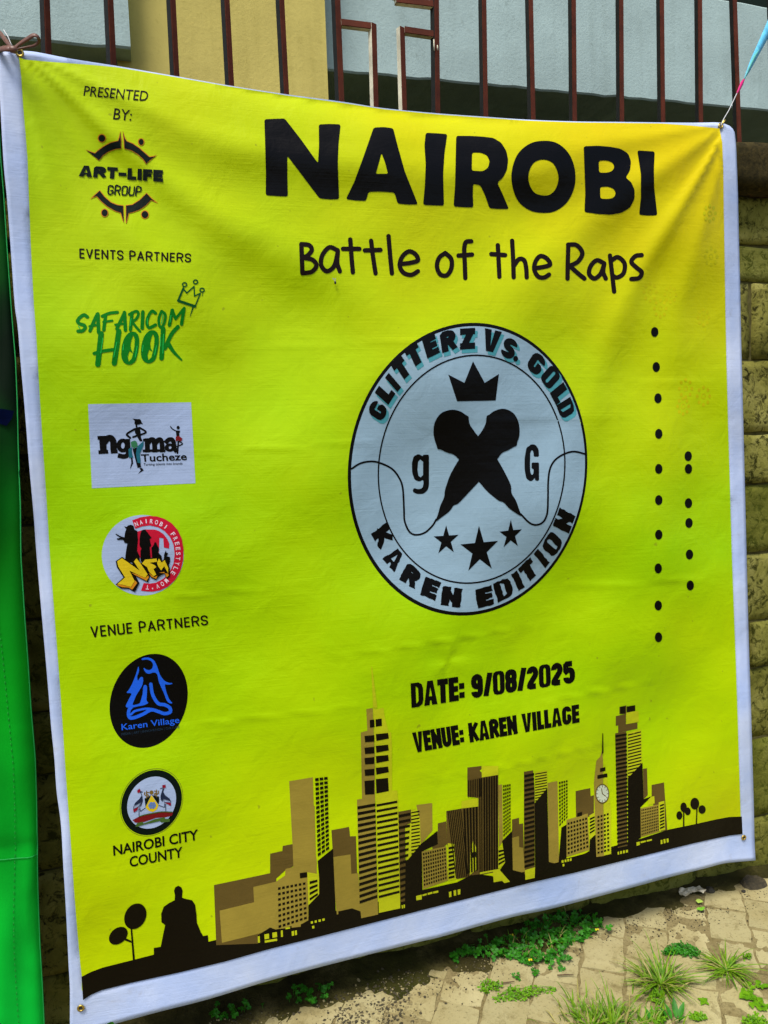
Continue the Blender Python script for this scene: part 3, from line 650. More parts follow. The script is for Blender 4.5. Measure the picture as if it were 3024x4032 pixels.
Fz = T(380, 2980, .30139); k = .30139
nc = prnt('printed_logo', [poly(Fz(ellipse(718, 597, 0, 0, 70, (395, -25), (40, -425))))], PALEB, 1, label='dark ring badge with two crested cranes and shield')
prnt('logo_rim', [ring(Fz(ellipse(718, 595, 0, 0, 70, (411, -26), (42, -443))), Fz(ellipse(718, 595, 0, 0, 70, (406, -26), (42, -438))))], OLIVE, 1, nc)
prnt('logo_disc', [poly(Fz(ellipse(720, 598, 0, 0, 60, (318, -20), (35, -340))))], WHITEP, 2, nc)
prnt('logo_mound', [poly(Fz([(470, 825), (560, 780), (700, 748), (850, 722), (1000, 725), (985, 770), (900, 790), (780, 797), (620, 852), (540, 862), (500, 858)]))], DRED, 3, nc)
prnt('logo_grass', strokes([Fz([(560, 778), (640, 755), (760, 732), (860, 718), (985, 722)])], 12*k)+[poly(Fz([(508, 910), (528, 868), (600, 848), (615, 870), (760, 815), (885, 790), (900, 808), (958, 812), (955, 848), (840, 858), (832, 840), (620, 886), (600, 894), (527, 914)]))], ink('banner_olive', (0.05, 0.11, 0.02)), 4, nc)
prnt('logo_shield', [poly(Fz([(718, 500), (808, 630), (788, 690), (735, 722), (680, 705), (640, 660)]))], GOLDP, 3, nc)
prnt('shield_side', [poly(Fz([(628, 545), (712, 502), (640, 655)])), poly(Fz([(724, 500), (816, 518), (818, 580), (808, 624)]))], PALEB, 3, nc)
g = []
for j, yy in enumerate((600, 617, 634, 651, 668)):
    hw = math.sqrt(max(0, 47**2-(yy-635)**2)); g += strokes([Fz([(727-hw+i*hw/3, yy+4*math.sin(i*2.1)) for i in range(7)])], 10*k)
prnt('shield_waves', g, ink('wave_blue', (0.01, 0.16, 0.62)), 4, nc)
g = [poly(Fz([(600, 520), (606, 575), (585, 640), (556, 662), (590, 590), (486, 640), (482, 650), (505, 600), (560, 550), (588, 510), (575, 470), (560, 462), (585, 452), (600, 460), (584, 468)])), poly(Fz([(865, 410), (884, 418), (872, 460), (900, 505), (955, 545), (972, 585), (870, 545), (862, 590), (838, 560), (836, 510), (850, 465)]))]
g += strokes([Fz(q) for q in ([(555, 680), (555, 775)], [(566, 668), (575, 714), (640, 665)], [(903, 620), (905, 716)], [(890, 612), (886, 660), (815, 635)], [(575, 452), (602, 460)], [(862, 405), (836, 418)])], 9*k, False)
prnt('logo_cranes', g, ink('crane_slate', (0.012, 0.02, 0.05)), 3, nc, split='logo_crane')
prnt('crane_feathers', [poly(Fz(q)) for q in ([(478, 688), (548, 655), (530, 700), (488, 730)], [(530, 440), (560, 414), (577, 440), (560, 470), (535, 470)], [(888, 598), (972, 600), (972, 643)], [(860, 370), (900, 364), (906, 400), (876, 413), (860, 394)])], ink('feather_red', (0.22, 0.005, 0.02)), 4, nc, split='crane_feather')
prnt('crane_wings', [ring(Fz([(482, 648), (590, 588), (556, 652), (478, 688)]), Fz([(490, 652), (575, 604), (550, 645), (486, 680)])), ring(Fz([(866, 546), (972, 570), (972, 602), (884, 598)]), Fz([(874, 556), (964, 576), (964, 594), (888, 590)]))], ink('wing_grey', (0.05, 0.06, 0.1)), 4, nc)
g = [poly(Fz(ellipse(718, 466, 26, 28, 20)))]
for x0, sx in ((655, 1), (782, -1)):
    g += strokes([Fz([(x0+sx*a, y+(0 if sx > 0 else -18)) for a, y in q]) for q in ([(0, 450), (-4, 480), (4, 515), (-6, 540)], [(0, 470), (26, 464)], [(4, 492), (24, 500), (20, 522)], [(-8, 510), (-28, 490), (-26, 465)])], 13*k)
prnt('logo_lions', g, ink('lion_brown', (0.16, 0.10, 0.02)), 3, nc)
prnt('printed_lettering', sans('NAIROBI CITY', Fz([(222, 1290), (1332, 1079), (1325, 950), (215, 1166)]), 0.02), BLACK, 2, split='letter', label='NAIROBI CITY in black capitals')
prnt('printed_lettering', sans('COUNTY', Fz([(435, 1440), (1129, 1306), (1122, 1178), (428, 1312)]), 0.02), BLACK, 2, split='letter', label='COUNTY in black capitals')

# ---- title
Gz = T(1000, 420, 1.0247)
t_ = [poly(soften(Gz([(40, 48), (118, 45), (180, 125), (246, 217), (250, 150), (249, 68), (290, 66), (333, 68), (325, 140), (322, 220), (327, 355), (290, 356), (252, 352), (190, 270), (128, 188), (128, 270), (130, 345), (90, 343), (45, 340), (46, 260), (43, 150)]), 5, 2)),
      poly(soften(Gz([(460, 80), (500, 78), (535, 83), (552, 150), (580, 250), (630, 375), (592, 376), (552, 372), (540, 330), (490, 326), (440, 327), (430, 362), (390, 360), (353, 355), (385, 290), (420, 195)]), 5, 2), soften(Gz([(490, 178), (504, 215), (515, 258), (468, 258)]), 4, 1)),
      poly(soften(Gz([(660, 100), (700, 102), (743, 105), (732, 180), (727, 260), (730, 380), (690, 379), (650, 377), (657, 300), (660, 220), (655, 150)]), 5, 2)),
      poly(soften(Gz([(777, 112), (830, 112), (880, 115), (920, 120), (950, 138), (970, 170), (977, 205), (972, 242), (957, 272), (935, 292), (955, 335), (980, 393), (940, 393), (905, 390), (888, 340), (870, 302), (842, 296), (841, 340), (843, 387), (805, 386), (767, 383), (773, 300), (775, 200)]), 5, 2), soften(Gz([(838, 176), (870, 176), (895, 186), (906, 208), (900, 234), (880, 248), (837, 246)]), 5, 2)),
      poly(Gz(smooth_loop([(1112, 131), (1165, 140), (1210, 180), (1233, 240), (1232, 305), (1205, 365), (1160, 400), (1112, 408), (1060, 398), (1015, 362), (992, 300), (992, 240), (1015, 180), (1060, 142)])), Gz(smooth_loop([(1112, 203), (1150, 218), (1170, 265), (1162, 310), (1140, 336), (1112, 341), (1078, 330), (1058, 295), (1056, 255), (1075, 216)]))),
      poly(soften(Gz([(1267, 152), (1320, 150), (1370, 154), (1410, 162), (1438, 180), (1449, 210), (1445, 245), (1428, 272), (1450, 290), (1463, 320), (1462, 355), (1445, 388), (1412, 408), (1370, 415), (1320, 412), (1270, 405), (1273, 330), (1270, 240)]), 5, 2), soften(Gz([(1325, 207), (1355, 206), (1378, 214), (1386, 231), (1376, 248), (1355, 254), (1326, 253)]), 5, 2), soften(Gz([(1330, 308), (1362, 307), (1384, 316), (1391, 334), (1382, 350), (1360, 355), (1331, 353)]), 5, 2)),
      poly(soften(Gz([(1473, 168), (1505, 170), (1540, 172), (1537, 240), (1538, 310), (1550, 417), (1515, 418), (1480, 415), (1487, 350), (1487, 260)]), 5, 2))]
prnt('printed_title', t_, BLACK, 2, split='letter', label='NAIROBI in very large black capitals')
bt = [[(182, 528), (186, 640)], [(182, 528), (212, 532), (222, 550), (208, 570), (188, 580)], [(190, 580), (225, 588), (240, 610), (222, 634), (186, 640)],
      [(322, 552), (290, 540), (263, 570), (258, 608), (280, 632), (308, 612), (322, 560)], [(322, 555), (320, 600), (330, 632)], [(370, 510), (375, 580), (380, 636)], [(342, 546), (405, 546)], [(450, 515), (458, 580), (467, 640)], [(426, 552), (486, 550)],
      [(517, 497), (523, 570), (530, 640)], [(565, 604), (600, 600), (630, 590), (620, 566), (595, 556), (570, 576), (560, 610), (575, 638), (605, 646), (630, 632)], [(735, 562), (712, 580), (703, 612), (715, 643), (740, 648), (758, 622), (758, 585), (735, 562)],
      [(835, 517), (815, 520), (808, 545), (810, 600), (812, 658)], [(786, 572), (838, 568)], [(937, 532), (940, 590), (943, 653)], [(912, 566), (965, 570)], [(992, 515), (996, 590), (998, 655)], [(998, 612), (1018, 586), (1038, 590), (1046, 620), (1048, 655)],
      [(1080, 620), (1110, 616), (1138, 606), (1124, 582), (1100, 574), (1082, 595), (1077, 625), (1092, 652), (1115, 656), (1134, 645)], [(1208, 530), (1206, 600), (1205, 660)], [(1207, 530), (1240, 532), (1262, 562), (1245, 595), (1212, 612)], [(1214, 612), (1245, 640), (1270, 660)],
      [(1346, 602), (1318, 590), (1294, 612), (1288, 642), (1308, 660), (1332, 642), (1346, 605)], [(1346, 602), (1342, 635), (1352, 660)], [(1368, 572), (1376, 640), (1384, 710)], [(1372, 592), (1398, 578), (1424, 602), (1420, 640), (1396, 656), (1380, 650)], [(1490, 570), (1466, 574), (1450, 596), (1470, 618), (1490, 636), (1480, 658), (1450, 662)]]
prnt('printed_subtitle', strokes([Gz(q) for q in bt], 17.5), BROWN, 2, split='letter', label='Battle of the Raps in brown rounded lettering')

# ---- round emblem
Hz = T(1340, 1240, .6148); k = .6148
em = prnt('printed_emblem', [poly(Hz(ellipse(815, 988, 0, 0, 110, (767.5, -60), (-12, -936))))], BLACK, 1, label='round pale blue emblem with crossed microphones')
prnt('emblem_disc', [poly(Hz(ellipse(818, 988, 0, 0, 110, (749, -59), (-12, -914))))], PALE, 2, em)
prnt('emblem_ring', [ring(Hz(ellipse(841, 988, 0, 0, 100, (602, -35), (0, -734))), Hz(ellipse(841, 988, 0, 0, 100, (593, -35), (0, -724))))]
     + strokes([Hz(q) for q in ([(72, 985), (130, 950), (200, 938), (260, 950), (330, 985), (375, 1040), (400, 1110), (408, 1250), (412, 1320), (440, 1385), (480, 1408), (540, 1395), (590, 1350), (614, 1310)], [(1566, 890), (1500, 875), (1440, 888), (1380, 925), (1345, 980), (1332, 1060), (1330, 1180), (1325, 1270), (1300, 1325), (1255, 1345), (1210, 1330), (1155, 1275)])], 12*k), BLACK, 3, em)
prnt('emblem_crown', [poly(Hz([(692, 382), (795, 435), (850, 297), (925, 435), (1016, 378), (995, 548), (748, 553)]))], BLACK, 3, em)
mics = [[(595, 740), (605, 680), (645, 625), (710, 604), (770, 615), (808, 645), (824, 648), (822, 690), (850, 735), (885, 780), (950, 850), (1010, 930), (1060, 1020), (1098, 1100), (1092, 1140), (1125, 1185), (1150, 1260), (1165, 1292), (1140, 1280), (1075, 1235), (1045, 1195), (1020, 1195), (940, 1130), (890, 1070), (820, 1000), (765, 930), (725, 890), (690, 885), (637, 858), (622, 862), (618, 838), (600, 790)],
        [(1150, 740), (1142, 680), (1110, 625), (1050, 597), (990, 610), (950, 642), (935, 645), (935, 690), (910, 740), (880, 780), (810, 860), (750, 940), (700, 1030), (667, 1130), (668, 1165), (640, 1220), (625, 1280), (603, 1333), (640, 1302), (705, 1255), (725, 1215), (750, 1215), (820, 1140), (890, 1065), (950, 995), (1005, 925), (1035, 880), (1070, 870), (1115, 842), (1132, 838), (1132, 812), (1145, 790)]]
prnt('emblem_microphones', [poly(soften(Hz(q), 9, 2)) for q in mics], BLACK, 4, em)
def star(top, r, br, bl, lf):
    o = [np.array(q, float) for q in (top, r, br, bl, lf)]; c = sum(o)/5; p = []
    for i in range(5): p += [tuple(o[i]), tuple(c+((o[i]+o[(i+1) % 5])/2-c)*0.472)]
    return p
prnt('emblem_stars', [poly(Hz(star(*q))) for q in (((678, 1347), (757, 1408), (727, 1520), (628, 1527), (598, 1418)), ((888, 1350), (1010, 1447), (970, 1624), (820, 1638), (770, 1470)), ((1092, 1313), (1163, 1373), (1137, 1480), (1046, 1488), (1020, 1388)))], BLACK, 3, em, split='star')
gl = [poly(soften(Hz([(530, 895), (568, 895), (568, 1090), (560, 1122), (532, 1146), (490, 1147), (462, 1132), (470, 1108), (500, 1117), (525, 1110), (532, 1085), (532, 1055), (505, 1068), (475, 1055), (460, 1010), (458, 950), (470, 905), (500, 890), (530, 906)]), 4, 1), Hz([(512, 925), (498, 940), (494, 990), (500, 1030), (515, 1040), (530, 1025), (530, 940)])),
      poly(soften(Hz([(1225, 827), (1192, 850), (1180, 920), (1180, 990), (1190, 1045), (1215, 1067), (1235, 1058), (1246, 1040), (1248, 1062), (1273, 1062), (1273, 945), (1225, 945), (1225, 985), (1238, 985), (1238, 1012), (1228, 1028), (1217, 1010), (1215, 950), (1217, 880), (1228, 862), (1238, 880), (1238, 908), (1273, 908), (1270, 860), (1252, 833)]), 4, 1))]
prnt('emblem_initials', gl, BLACK, 3, em, split='initial')
ec, eu, ev = np.array([815., 988.]), np.array([767.5, -60.]), np.array([-12., -936.]); EM = np.linalg.inv(np.stack([eu, ev], 1))
def ring_letter(ch, c, w, h, up_in=False, sw=0.3, dx=(0, 0), rough=0.0):
    q = EM@(np.array(c, float)-ec); r0 = np.linalg.norm(q); th = math.atan2(q[1], q[0])
    # metric directions on the ring, in zoom pixels
    rad = (eu*math.cos(th)+ev*math.sin(th)); rad /= np.linalg.norm(rad)
    tan = (-eu*math.sin(th)+ev*math.cos(th)); tan /= np.linalg.norm(tan)
    up_, rt = (rad, -tan) if not up_in else (-rad, tan)
    c = np.array(c, float)+np.array(dx)
    bl, br_ = c-rt*w/2-up_*h/2, c+rt*w/2-up_*h/2; tr, tl = br_+up_*h, bl+up_*h
    quad = Hz([tuple(bl), tuple(br_), tuple(tr), tuple(tl)])
    if ch == '.': return [poly(Hz(ellipse(c[0], c[1], 16, 18, 14)))]
    G = pen_text(ch, quad, sw, 0.0, 1.25, 'square')
    if rough:
        G = [[[(x+random.uniform(-rough, rough), y+random.uniform(-rough, rough)) for x, y in q2] for q2 in lp] for lp in [[densify(q3, 9) for q3 in lp0] for lp0 in G]]
    return G
def densify(q, d):
    o = []
    for a, b_ in zip(q, q[1:]+q[:1]):
        n_ = max(1, int(math.dist(a, b_)/d)); o += [(a[0]+(b_[0]-a[0])*i/n_, a[1]+(b_[1]-a[1])*i/n_) for i in range(n_)]
    return o
top_l = [('G', (240, 612), 92, 118), ('L', (287, 500), 82, 118), ('I', (338, 432), 40, 122), ('T', (392, 345), 88, 124), ('T', (474, 258), 92, 128), ('E', (580, 198), 86, 130), ('R', (692, 165), 96, 132), ('Z', (815, 152), 92, 134),
         ('V', (968, 165), 106, 140), ('S', (1082, 214), 86, 128), ('.', (1123, 280), 30, 30), ('G', (1256, 312), 98, 124), ('O', (1346, 398), 96, 122), ('L', (1406, 504), 84, 112), ('D', (1446, 598), 94, 106)]
prnt('emblem_lettering_shadow', sum([ring_letter(c, p, w+8, h+4, dx=(14, 22)) for c, p, w, h in top_l], []), TEAL, 3, em)
prnt('emblem_lettering', sum([ring_letter(c, p, w*1.05, h*1.0) for c, p, w, h in top_l], []), BLACK, 4, em, split='rim_letter')
bot_l = [('K', (272, 1418), 96, 122), ('A', (345, 1560), 96, 118), ('R', (452, 1672), 96, 122), ('E', (578, 1752), 86, 122), ('N', (712, 1806), 104, 124), ('E', (925, 1806), 90, 124), ('D', (1046, 1758), 96, 124), ('I', (1138, 1702), 40, 118), ('T', (1206, 1638), 88, 116), ('I', (1290, 1560), 40, 116), ('O', (1358, 1468), 98, 114), ('N', (1434, 1318), 100, 116)]
prnt('emblem_lettering', sum([ring_letter(c, p, w*1.22, h*1.0, True, 0.30, rough=1.8) for c, p, w, h in bot_l], []), BLACK, 3, em, split='rim_letter')

# ---- date, venue, dots
Iz = T(1500, 2500, .5425)
prnt('printed_lettering', pen_text('DATE: 9/08/2025', Iz([(222, 530), (1410, 346), (1406, 184), (215, 352)]), 0.245, 0.025, 1.02, 'square'), BLACK, 2, split='letter', label='DATE: 9/08/2025 in condensed black capitals')
prnt('printed_lettering', pen_text('VENUE: KAREN VILLAGE', Iz([(246, 856), (1442, 634), (1437, 503), (225, 710)]), 0.245, 0.03, 1.02, 'square'), BLACK, 2, split='letter', label='VENUE: KAREN VILLAGE in condensed black capitals')
dd = [(2578, 1307), (2584, 1445), (2591, 1568), (2594, 1708), (2594, 1846), (2594, 1969), (2594, 2105), (2592, 2238), (2592, 2384), (2593, 2509), (2710, 1796), (2711, 1846), (2711, 1981), (2713, 2059), (2715, 2183), (2718, 2305)]
for x, y in dd: prnt('printed_dot', [poly(ellipse(x, y, 14.5, 19.5, 24))], BLACK, 2)

# ---- faint rosette pattern left in the ground colour at the right
FADE = ink('faded_ochre', (0.52, 0.51, 0.0), 0.42, 0.14)
for rx, ry, rr in ((2560, 1150, 34), (2640, 1160, 30), (2600, 1215, 32), (2770, 1250, 30), (2700, 1530, 34), (2770, 1560, 34), (2690, 1600, 30), (2800, 1010, 32), (2795, 840, 30)):
    g = [ring(ellipse(rx, ry, 9, 11, 12), ellipse(rx, ry, 6, 8, 12))]
    for i in range(8): g.append(poly(ellipse(rx+rr*0.72*math.cos(i*.785), ry+rr*math.sin(i*.785), 6, 8, 8)))
    prnt('printed_rosette', g, FADE, 1)['kind'] = 'stuff'
# ---- skyline
J = T(1100, 2600, .6028); K6 = T(1700, 2700, .798); L4 = T(280, 3200, .6028)
black_strip = prnt('printed_skyline', [poly(blk_top+blk_bot)], SKYB, 1, label='black hill line of the printed city skyline')
SKYL = {}
def sky_poly(mat, layer, *ps): SKYL.setdefault((mat.name, layer), [mat, layer, [], []])[2].extend([poly(p) for p in ps])
def sky_quads(mat, layer, qs): SKYL.setdefault((mat.name, layer), [mat, layer, [], []])[3].extend(qs)
# trees and seated statue
sky_poly(SKYB, 2.2, L4(ellipse(419, 677, 0, 0, 30, (72, -6), (10, -84))), L4(ellipse(308, 804, 0, 0, 30, (60, -8), (12, -58))), L4([(388, 755), (398, 755), (416, 960), (403, 965)]), L4([(350, 818), (392, 836), (394, 850), (350, 834)]),
         L4([(672, 510), (680, 488), (700, 477), (720, 487), (728, 510), (724, 555), (745, 562), (790, 572), (810, 600), (818, 660), (822, 720), (845, 775), (862, 806), (893, 800), (900, 885), (540, 932), (540, 884), (585, 876), (600, 800), (614, 735), (590, 715), (588, 660), (605, 615), (640, 590), (676, 572), (678, 540)]))
for cx, cy, rx, ry in ((1243, 600, 16, 24), (1222, 640, 15, 21), (1263, 620, 15, 19), (1298, 582, 22, 29), (1334, 611, 18, 21)): sky_poly(SKYB, 2.2, K6(ellipse(cx, cy, rx, ry, 24)))
sky_poly(SKYB, 2.2, K6([(1240, 620), (1247, 620), (1247, 698), (1240, 699)]), K6([(1306, 605), (1312, 605), (1309, 682), (1303, 683)]))
# olive and tan blocks (left half)
OL, TN = 1.4, 1.8
sky_poly(OLIVE, OL, L4([(933, 473), (1300, 395), (1300, 268), (1380, 250), (1382, 217), (1447, 205), (1452, 350), (1400, 375), (1340, 430), (1340, 850), (948, 865)]),
         J([(340, 1110), (455, 1088), (462, 1150), (500, 1148), (515, 1600), (370, 1400), (350, 1270)]),
         J([(775, 990), (860, 975), (862, 1060), (820, 1080), (830, 1570), (790, 1580)]), J([(1035, 1065), (1090, 1052), (1095, 1200), (1000, 1290), (1000, 1150), (1035, 1115)]),
         J([(1090, 985), (1190, 968), (1300, 955), (1300, 900), (1228, 890), (1228, 700), (1320, 690), (1322, 760), (1430, 745), (1430, 1380), (1160, 1430), (1095, 1200)]),
         J([(1520, 1040), (1565, 1028), (1567, 1070), (1592, 1065), (1600, 1360), (1520, 1370)]),
         K6([(455, 425), (500, 417), (508, 520), (508, 930), (455, 930)]), K6([(710, 520), (782, 505), (784, 545), (800, 540), (800, 640), (712, 660)]), K6([(1085, 490), (1146, 477), (1162, 712), (1130, 720), (1085, 560)]), K6([(1042, 410), (1062, 407), (1066, 540), (1045, 560)]),
         K6([(905, 235), (960, 225), (965, 790), (918, 800)]), K6([(926, 105), (960, 97), (960, 140), (926, 140)]), K6([(920, 195), (1015, 182), (1015, 212), (920, 232)]), K6([(908, 150), (958, 140), (958, 190), (908, 198)]))
sky_poly(TANP, TN, L4([(970, 640), (1195, 585), (1190, 485), (1340, 450), (1398, 410), (1400, 368), (1452, 355), (1440, 0), (1436, -30), (1590, -45), (1600, 330), (1605, 400), (1545, 385), (1550, 740), (1350, 760), (985, 850)]),
         J([(64, 790), (218, 764), (232, 1210), (245, 1330), (240, 1400), (100, 1370), (88, 1240)]), J([(350, 1285), (465, 1268), (470, 1395), (515, 1390), (532, 1650), (475, 1650), (375, 1660), (360, 1500)]),
         J([(568, 318), (610, 312), (612, 380), (622, 600), (626, 930), (645, 1660), (535, 1685), (525, 1600), (508, 960), (507, 910), (540, 905), (532, 472), (575, 460)]),
         J([(895, 945), (998, 932), (1000, 1110), (925, 1200), (915, 1040)]), J([(1520, 1160), (1565, 1148), (1567, 1220), (1592, 1225), (1605, 1380), (1560, 1390), (1525, 1380)]), J([(1430, 815), (1455, 810), (1460, 1180), (1435, 1220)]),
         J([(930, 1248), (1090, 1215), (1100, 1440), (940, 1495)]), K6([(572, 480), (620, 470), (628, 870), (578, 882)]), K6([(665, 662), (770, 630), (778, 810), (665, 845)]), K6([(800, 480), (812, 370), (832, 350), (840, 320), (845, 360), (850, 840), (812, 845), (805, 620)]), K6([(1030, 605), (1120, 585), (1125, 720), (1032, 748)]))
for q in ([(720, 640), (742, 634), (742, 600), (760, 617)],): pass
# lit faces
sky_poly(LIT, 2.0, J([(612, 312), (640, 318), (680, 310), (690, 380), (715, 470), (730, 470), (735, 560), (735, 850), (770, 850), (775, 910), (790, 1620), (650, 1650), (636, 1100), (626, 600)]),
         J([(600, 40), (605, 40), (640, 310), (612, 310)]), J([(182, 1385), (260, 1395), (265, 1500), (250, 1560), (190, 1600)]), J([(1190, 920), (1296, 900), (1298, 955), (1190, 968)]), J([(1322, 690), (1430, 690), (1430, 748), (1322, 765)]), J([(1248, 1250), (1258, 1210), (1270, 1160), (1280, 1210), (1296, 1245), (1296, 1360), (1244, 1402)]),
         J([(1310, 1385), (1455, 1358), (1510, 1445), (1470, 1455), (1455, 1440), (1400, 1450), (1395, 1380), (1310, 1398)]), J([(1100, 1195), (1145, 1200), (1152, 1430), (1100, 1440)]), J([(1430, 1225), (1475, 1220), (1475, 1330), (1430, 1360)]), K6([(460, 910), (510, 895), (508, 948), (462, 958)]), K6([(960, 130), (1020, 125), (1022, 178), (960, 190)]), K6([(850, 380), (870, 500), (885, 620), (885, 830), (850, 838)]), K6([(966, 232), (1034, 215), (1037, 400), (966, 470)]), J([(860, 980), (890, 972), (918, 1030), (922, 1205), (832, 1320), (822, 1080), (862, 1065)]), K6([(510, 425), (570, 415), (570, 510), (510, 590)]), K6([(1068, 550), (1098, 545), (1100, 580), (1068, 590)]), K6([(1120, 575), (1148, 568), (1152, 710), (1122, 718)]), K6([(778, 640), (805, 625), (806, 735), (780, 760)]))
# black shadow masses between blocks
sky_poly(SKYB, 2.4, J([(250, 1310), (350, 1230), (370, 1680), (190, 1720), (190, 1600), (268, 1520)]), J([(1030, 1115), (1035, 1200), (930, 1250), (935, 1500), (1160, 1450), (1250, 1405), (1310, 1398), (1395, 1410), (1400, 1470), (820, 1620), (825, 1320), (925, 1200)]), J([(1455, 1180), (1520, 1115), (1525, 1370), (1600, 1390), (1605, 1440), (1510, 1450), (1440, 1370), (1475, 1320)]),
         J([(385, 1640), (475, 1620), (530, 1640), (535, 1690), (385, 1730)]), K6([(508, 580), (570, 505), (578, 870), (625, 880), (640, 700), (665, 685), (665, 850), (510, 950)]), K6([(968, 455), (1040, 380), (1045, 560), (1085, 545), (1030, 600), (1032, 750), (968, 790)]), K6([(780, 760), (808, 735), (812, 845), (720, 850), (778, 815)]), L4([(1555, 600), (1620, 560), (1620, 310), (1659, 290), (1659, 760), (1500, 770), (1500, 730), (1555, 700)]), L4([(1220, 800), (1300, 750), (1355, 770), (1440, 740), (1440, 850), (1220, 860)]))
# windows, floors and fins
q = lambda f, a, b_, c, d: f([a, b_, c, d])
W = []
W += cells(q(L4, (1346, 480), (1535, 445), (1545, 700), (1350, 765)), 7, 8, .62, .45)
W += bands(q(L4, (1558, 440), (1608, 430), (1612, 545), (1558, 585)), 4, .5)+[L4([(1495, 400), (1540, 392), (1540, 422), (1497, 428)])]
W += cells(q(J, (230, 765), (318, 755), (328, 1235), (248, 1290)), 3, 17, .78, .62)
W += [J(z) for z in ([(590, 390), (620, 386), (622, 436), (592, 440)], [(628, 386), (668, 380), (670, 428), (630, 434)])]
for y0, y1 in ((488, 535), (565, 612), (632, 680), (708, 755), (782, 878)):
    W += [J([(556, y0+6), (620, y0), (620, y1-4), (560, y1)]), J([(630, y0-6), (710, y0-14), (715, y1-24), (634, y1-8)])]
W += bands(q(J, (510, 945), (627, 925), (640, 1560), (525, 1600)), 17, .5)+bands(q(J, (634, 930), (770, 905), (785, 1530), (650, 1565)), 17, .42)
W += bands(q(J, (778, 1000), (858, 985), (826, 1560), (792, 1575)), 15, .45)+[]
W += cells(q(J, (935, 1255), (1088, 1220), (1095, 1430), (942, 1480)), 10, 9, .6, .55)+bands(q(J, (1105, 1215), (1140, 1208), (1145, 1425), (1105, 1435)), 8, .55)
W += bands(q(J, (1095, 985), (1190, 970), (1240, 1410), (1150, 1425)), 8, .5, True)+bands(q(J, (1198, 970), (1298, 955), (1300, 1370), (1215, 1400)), 5, .62, True)
W += bands(q(J, (1230, 785), (1322, 768), (1322, 890), (1230, 895)), 8, .5, True)+bands(q(J, (1302, 772), (1328, 768), (1330, 1380), (1305, 1385)), 2, .5, True)+bands(q(J, (1330, 768), (1428, 750), (1430, 1362), (1332, 1380)), 6, .66, True)
W += cells(q(J, (1460, 812), (1512, 803), (1512, 1110), (1462, 1160)), 4, 14, .7, .6)+bands(q(J, (1432, 1235), (1472, 1228), (1472, 1320), (1432, 1345)), 4, .5)
W += bands(q(K6, (457, 435), (505, 425), (508, 890), (457, 905)), 20, .5)
W += cells(q(K6, (626, 472), (672, 462), (672, 650), (628, 700)), 4, 12, .65, .55)
W += cells(q(K6, (668, 672), (768, 645), (776, 800), (668, 838)), 7, 8, .62, .5)+bands(q(K6, (780, 650), (804, 640), (804, 720), (780, 735)), 5, .5)+[K6([(718, 630), (742, 622), (742, 640), (718, 648)])]
W += cells(q(K6, (815, 640), (876, 622), (880, 818), (815, 835)), 4, 10, .62, .48)+[K6(z) for z in ([(830, 408), (857, 401), (857, 420), (831, 426)], [(817, 442), (866, 432), (867, 450), (818, 460)])]
W += bands(q(K6, (905, 240), (962, 230), (972, 785), (915, 800)), 28, .5)+[K6([(962, 103), (1004, 96), (1004, 124), (962, 132)]), K6([(930, 104), (956, 100), (956, 136), (930, 138)])]
W += cells(q(K6, (1033, 608), (1118, 590), (1122, 715), (1034, 742)), 10, 9, .6, .5)+bands(q(K6, (1126, 585), (1146, 578), (1149, 702), (1126, 712)), 8, .5)
W += [J([(133, 1390), (180, 1383), (182, 1415), (135, 1422)])]
sky_quads(SKYB, 3.0, W)
sky_quads(SKYB, 2.2, bands(q(J, (862, 985), (915, 975), (920, 1310), (862, 1320)), 15, .42)+bands(q(K6, (510, 430), (568, 420), (568, 590), (510, 602)), 13, .42)+bands(q(K6, (968, 236), (1032, 220), (1036, 455), (968, 472)), 15, .42))
# small lit windows and doors in the black strip
Lw = [L4(z) for z in ([(1262, 795), (1292, 790), (1294, 822), (1264, 828)], [(1314, 784), (1344, 779), (1346, 812), (1316, 818)], [(1264, 835), (1345, 822), (1346, 836), (1266, 850)], [(1219, 808), (1232, 806), (1234, 848), (1220, 850)], [(1370, 770), (1382, 768), (1384, 810), (1371, 812)], [(1440, 775), (1456, 772), (1457, 802), (1442, 805)], [(1461, 770), (1474, 768), (1476, 798), (1463, 800)], [(1400, 752), (1430, 747), (1430, 757), (1401, 762)])]
Lw += [J(z) for z in ([(205, 1706), (218, 1703), (220, 1718), (206, 1721)], [(230, 1700), (243, 1697), (245, 1712), (231, 1715)], [(255, 1694), (270, 1691), (271, 1706), (256, 1709)], [(280, 1688), (296, 1685), (296, 1700), (281, 1703)], [(213, 1736), (228, 1733), (229, 1750), (215, 1753)], [(893, 1540), (930, 1530), (930, 1562), (895, 1568)], [(934, 1530), (962, 1522), (962, 1534), (935, 1541)], [(968, 1520), (1000, 1512), (1000, 1524), (969, 1532)], [(1004, 1511), (1038, 1503), (1038, 1517), (1005, 1524)], [(1107, 1513), (1124, 1509), (1124, 1544), (1109, 1548)], [(1138, 1504), (1154, 1500), (1155, 1535), (1140, 1539)], [(1164, 1498), (1182, 1494), (1182, 1528), (1166, 1532)], [(798, 1600), (806, 1598), (808, 1620), (800, 1622)], [(810, 1597), (820, 1595), (820, 1617), (812, 1619)])]
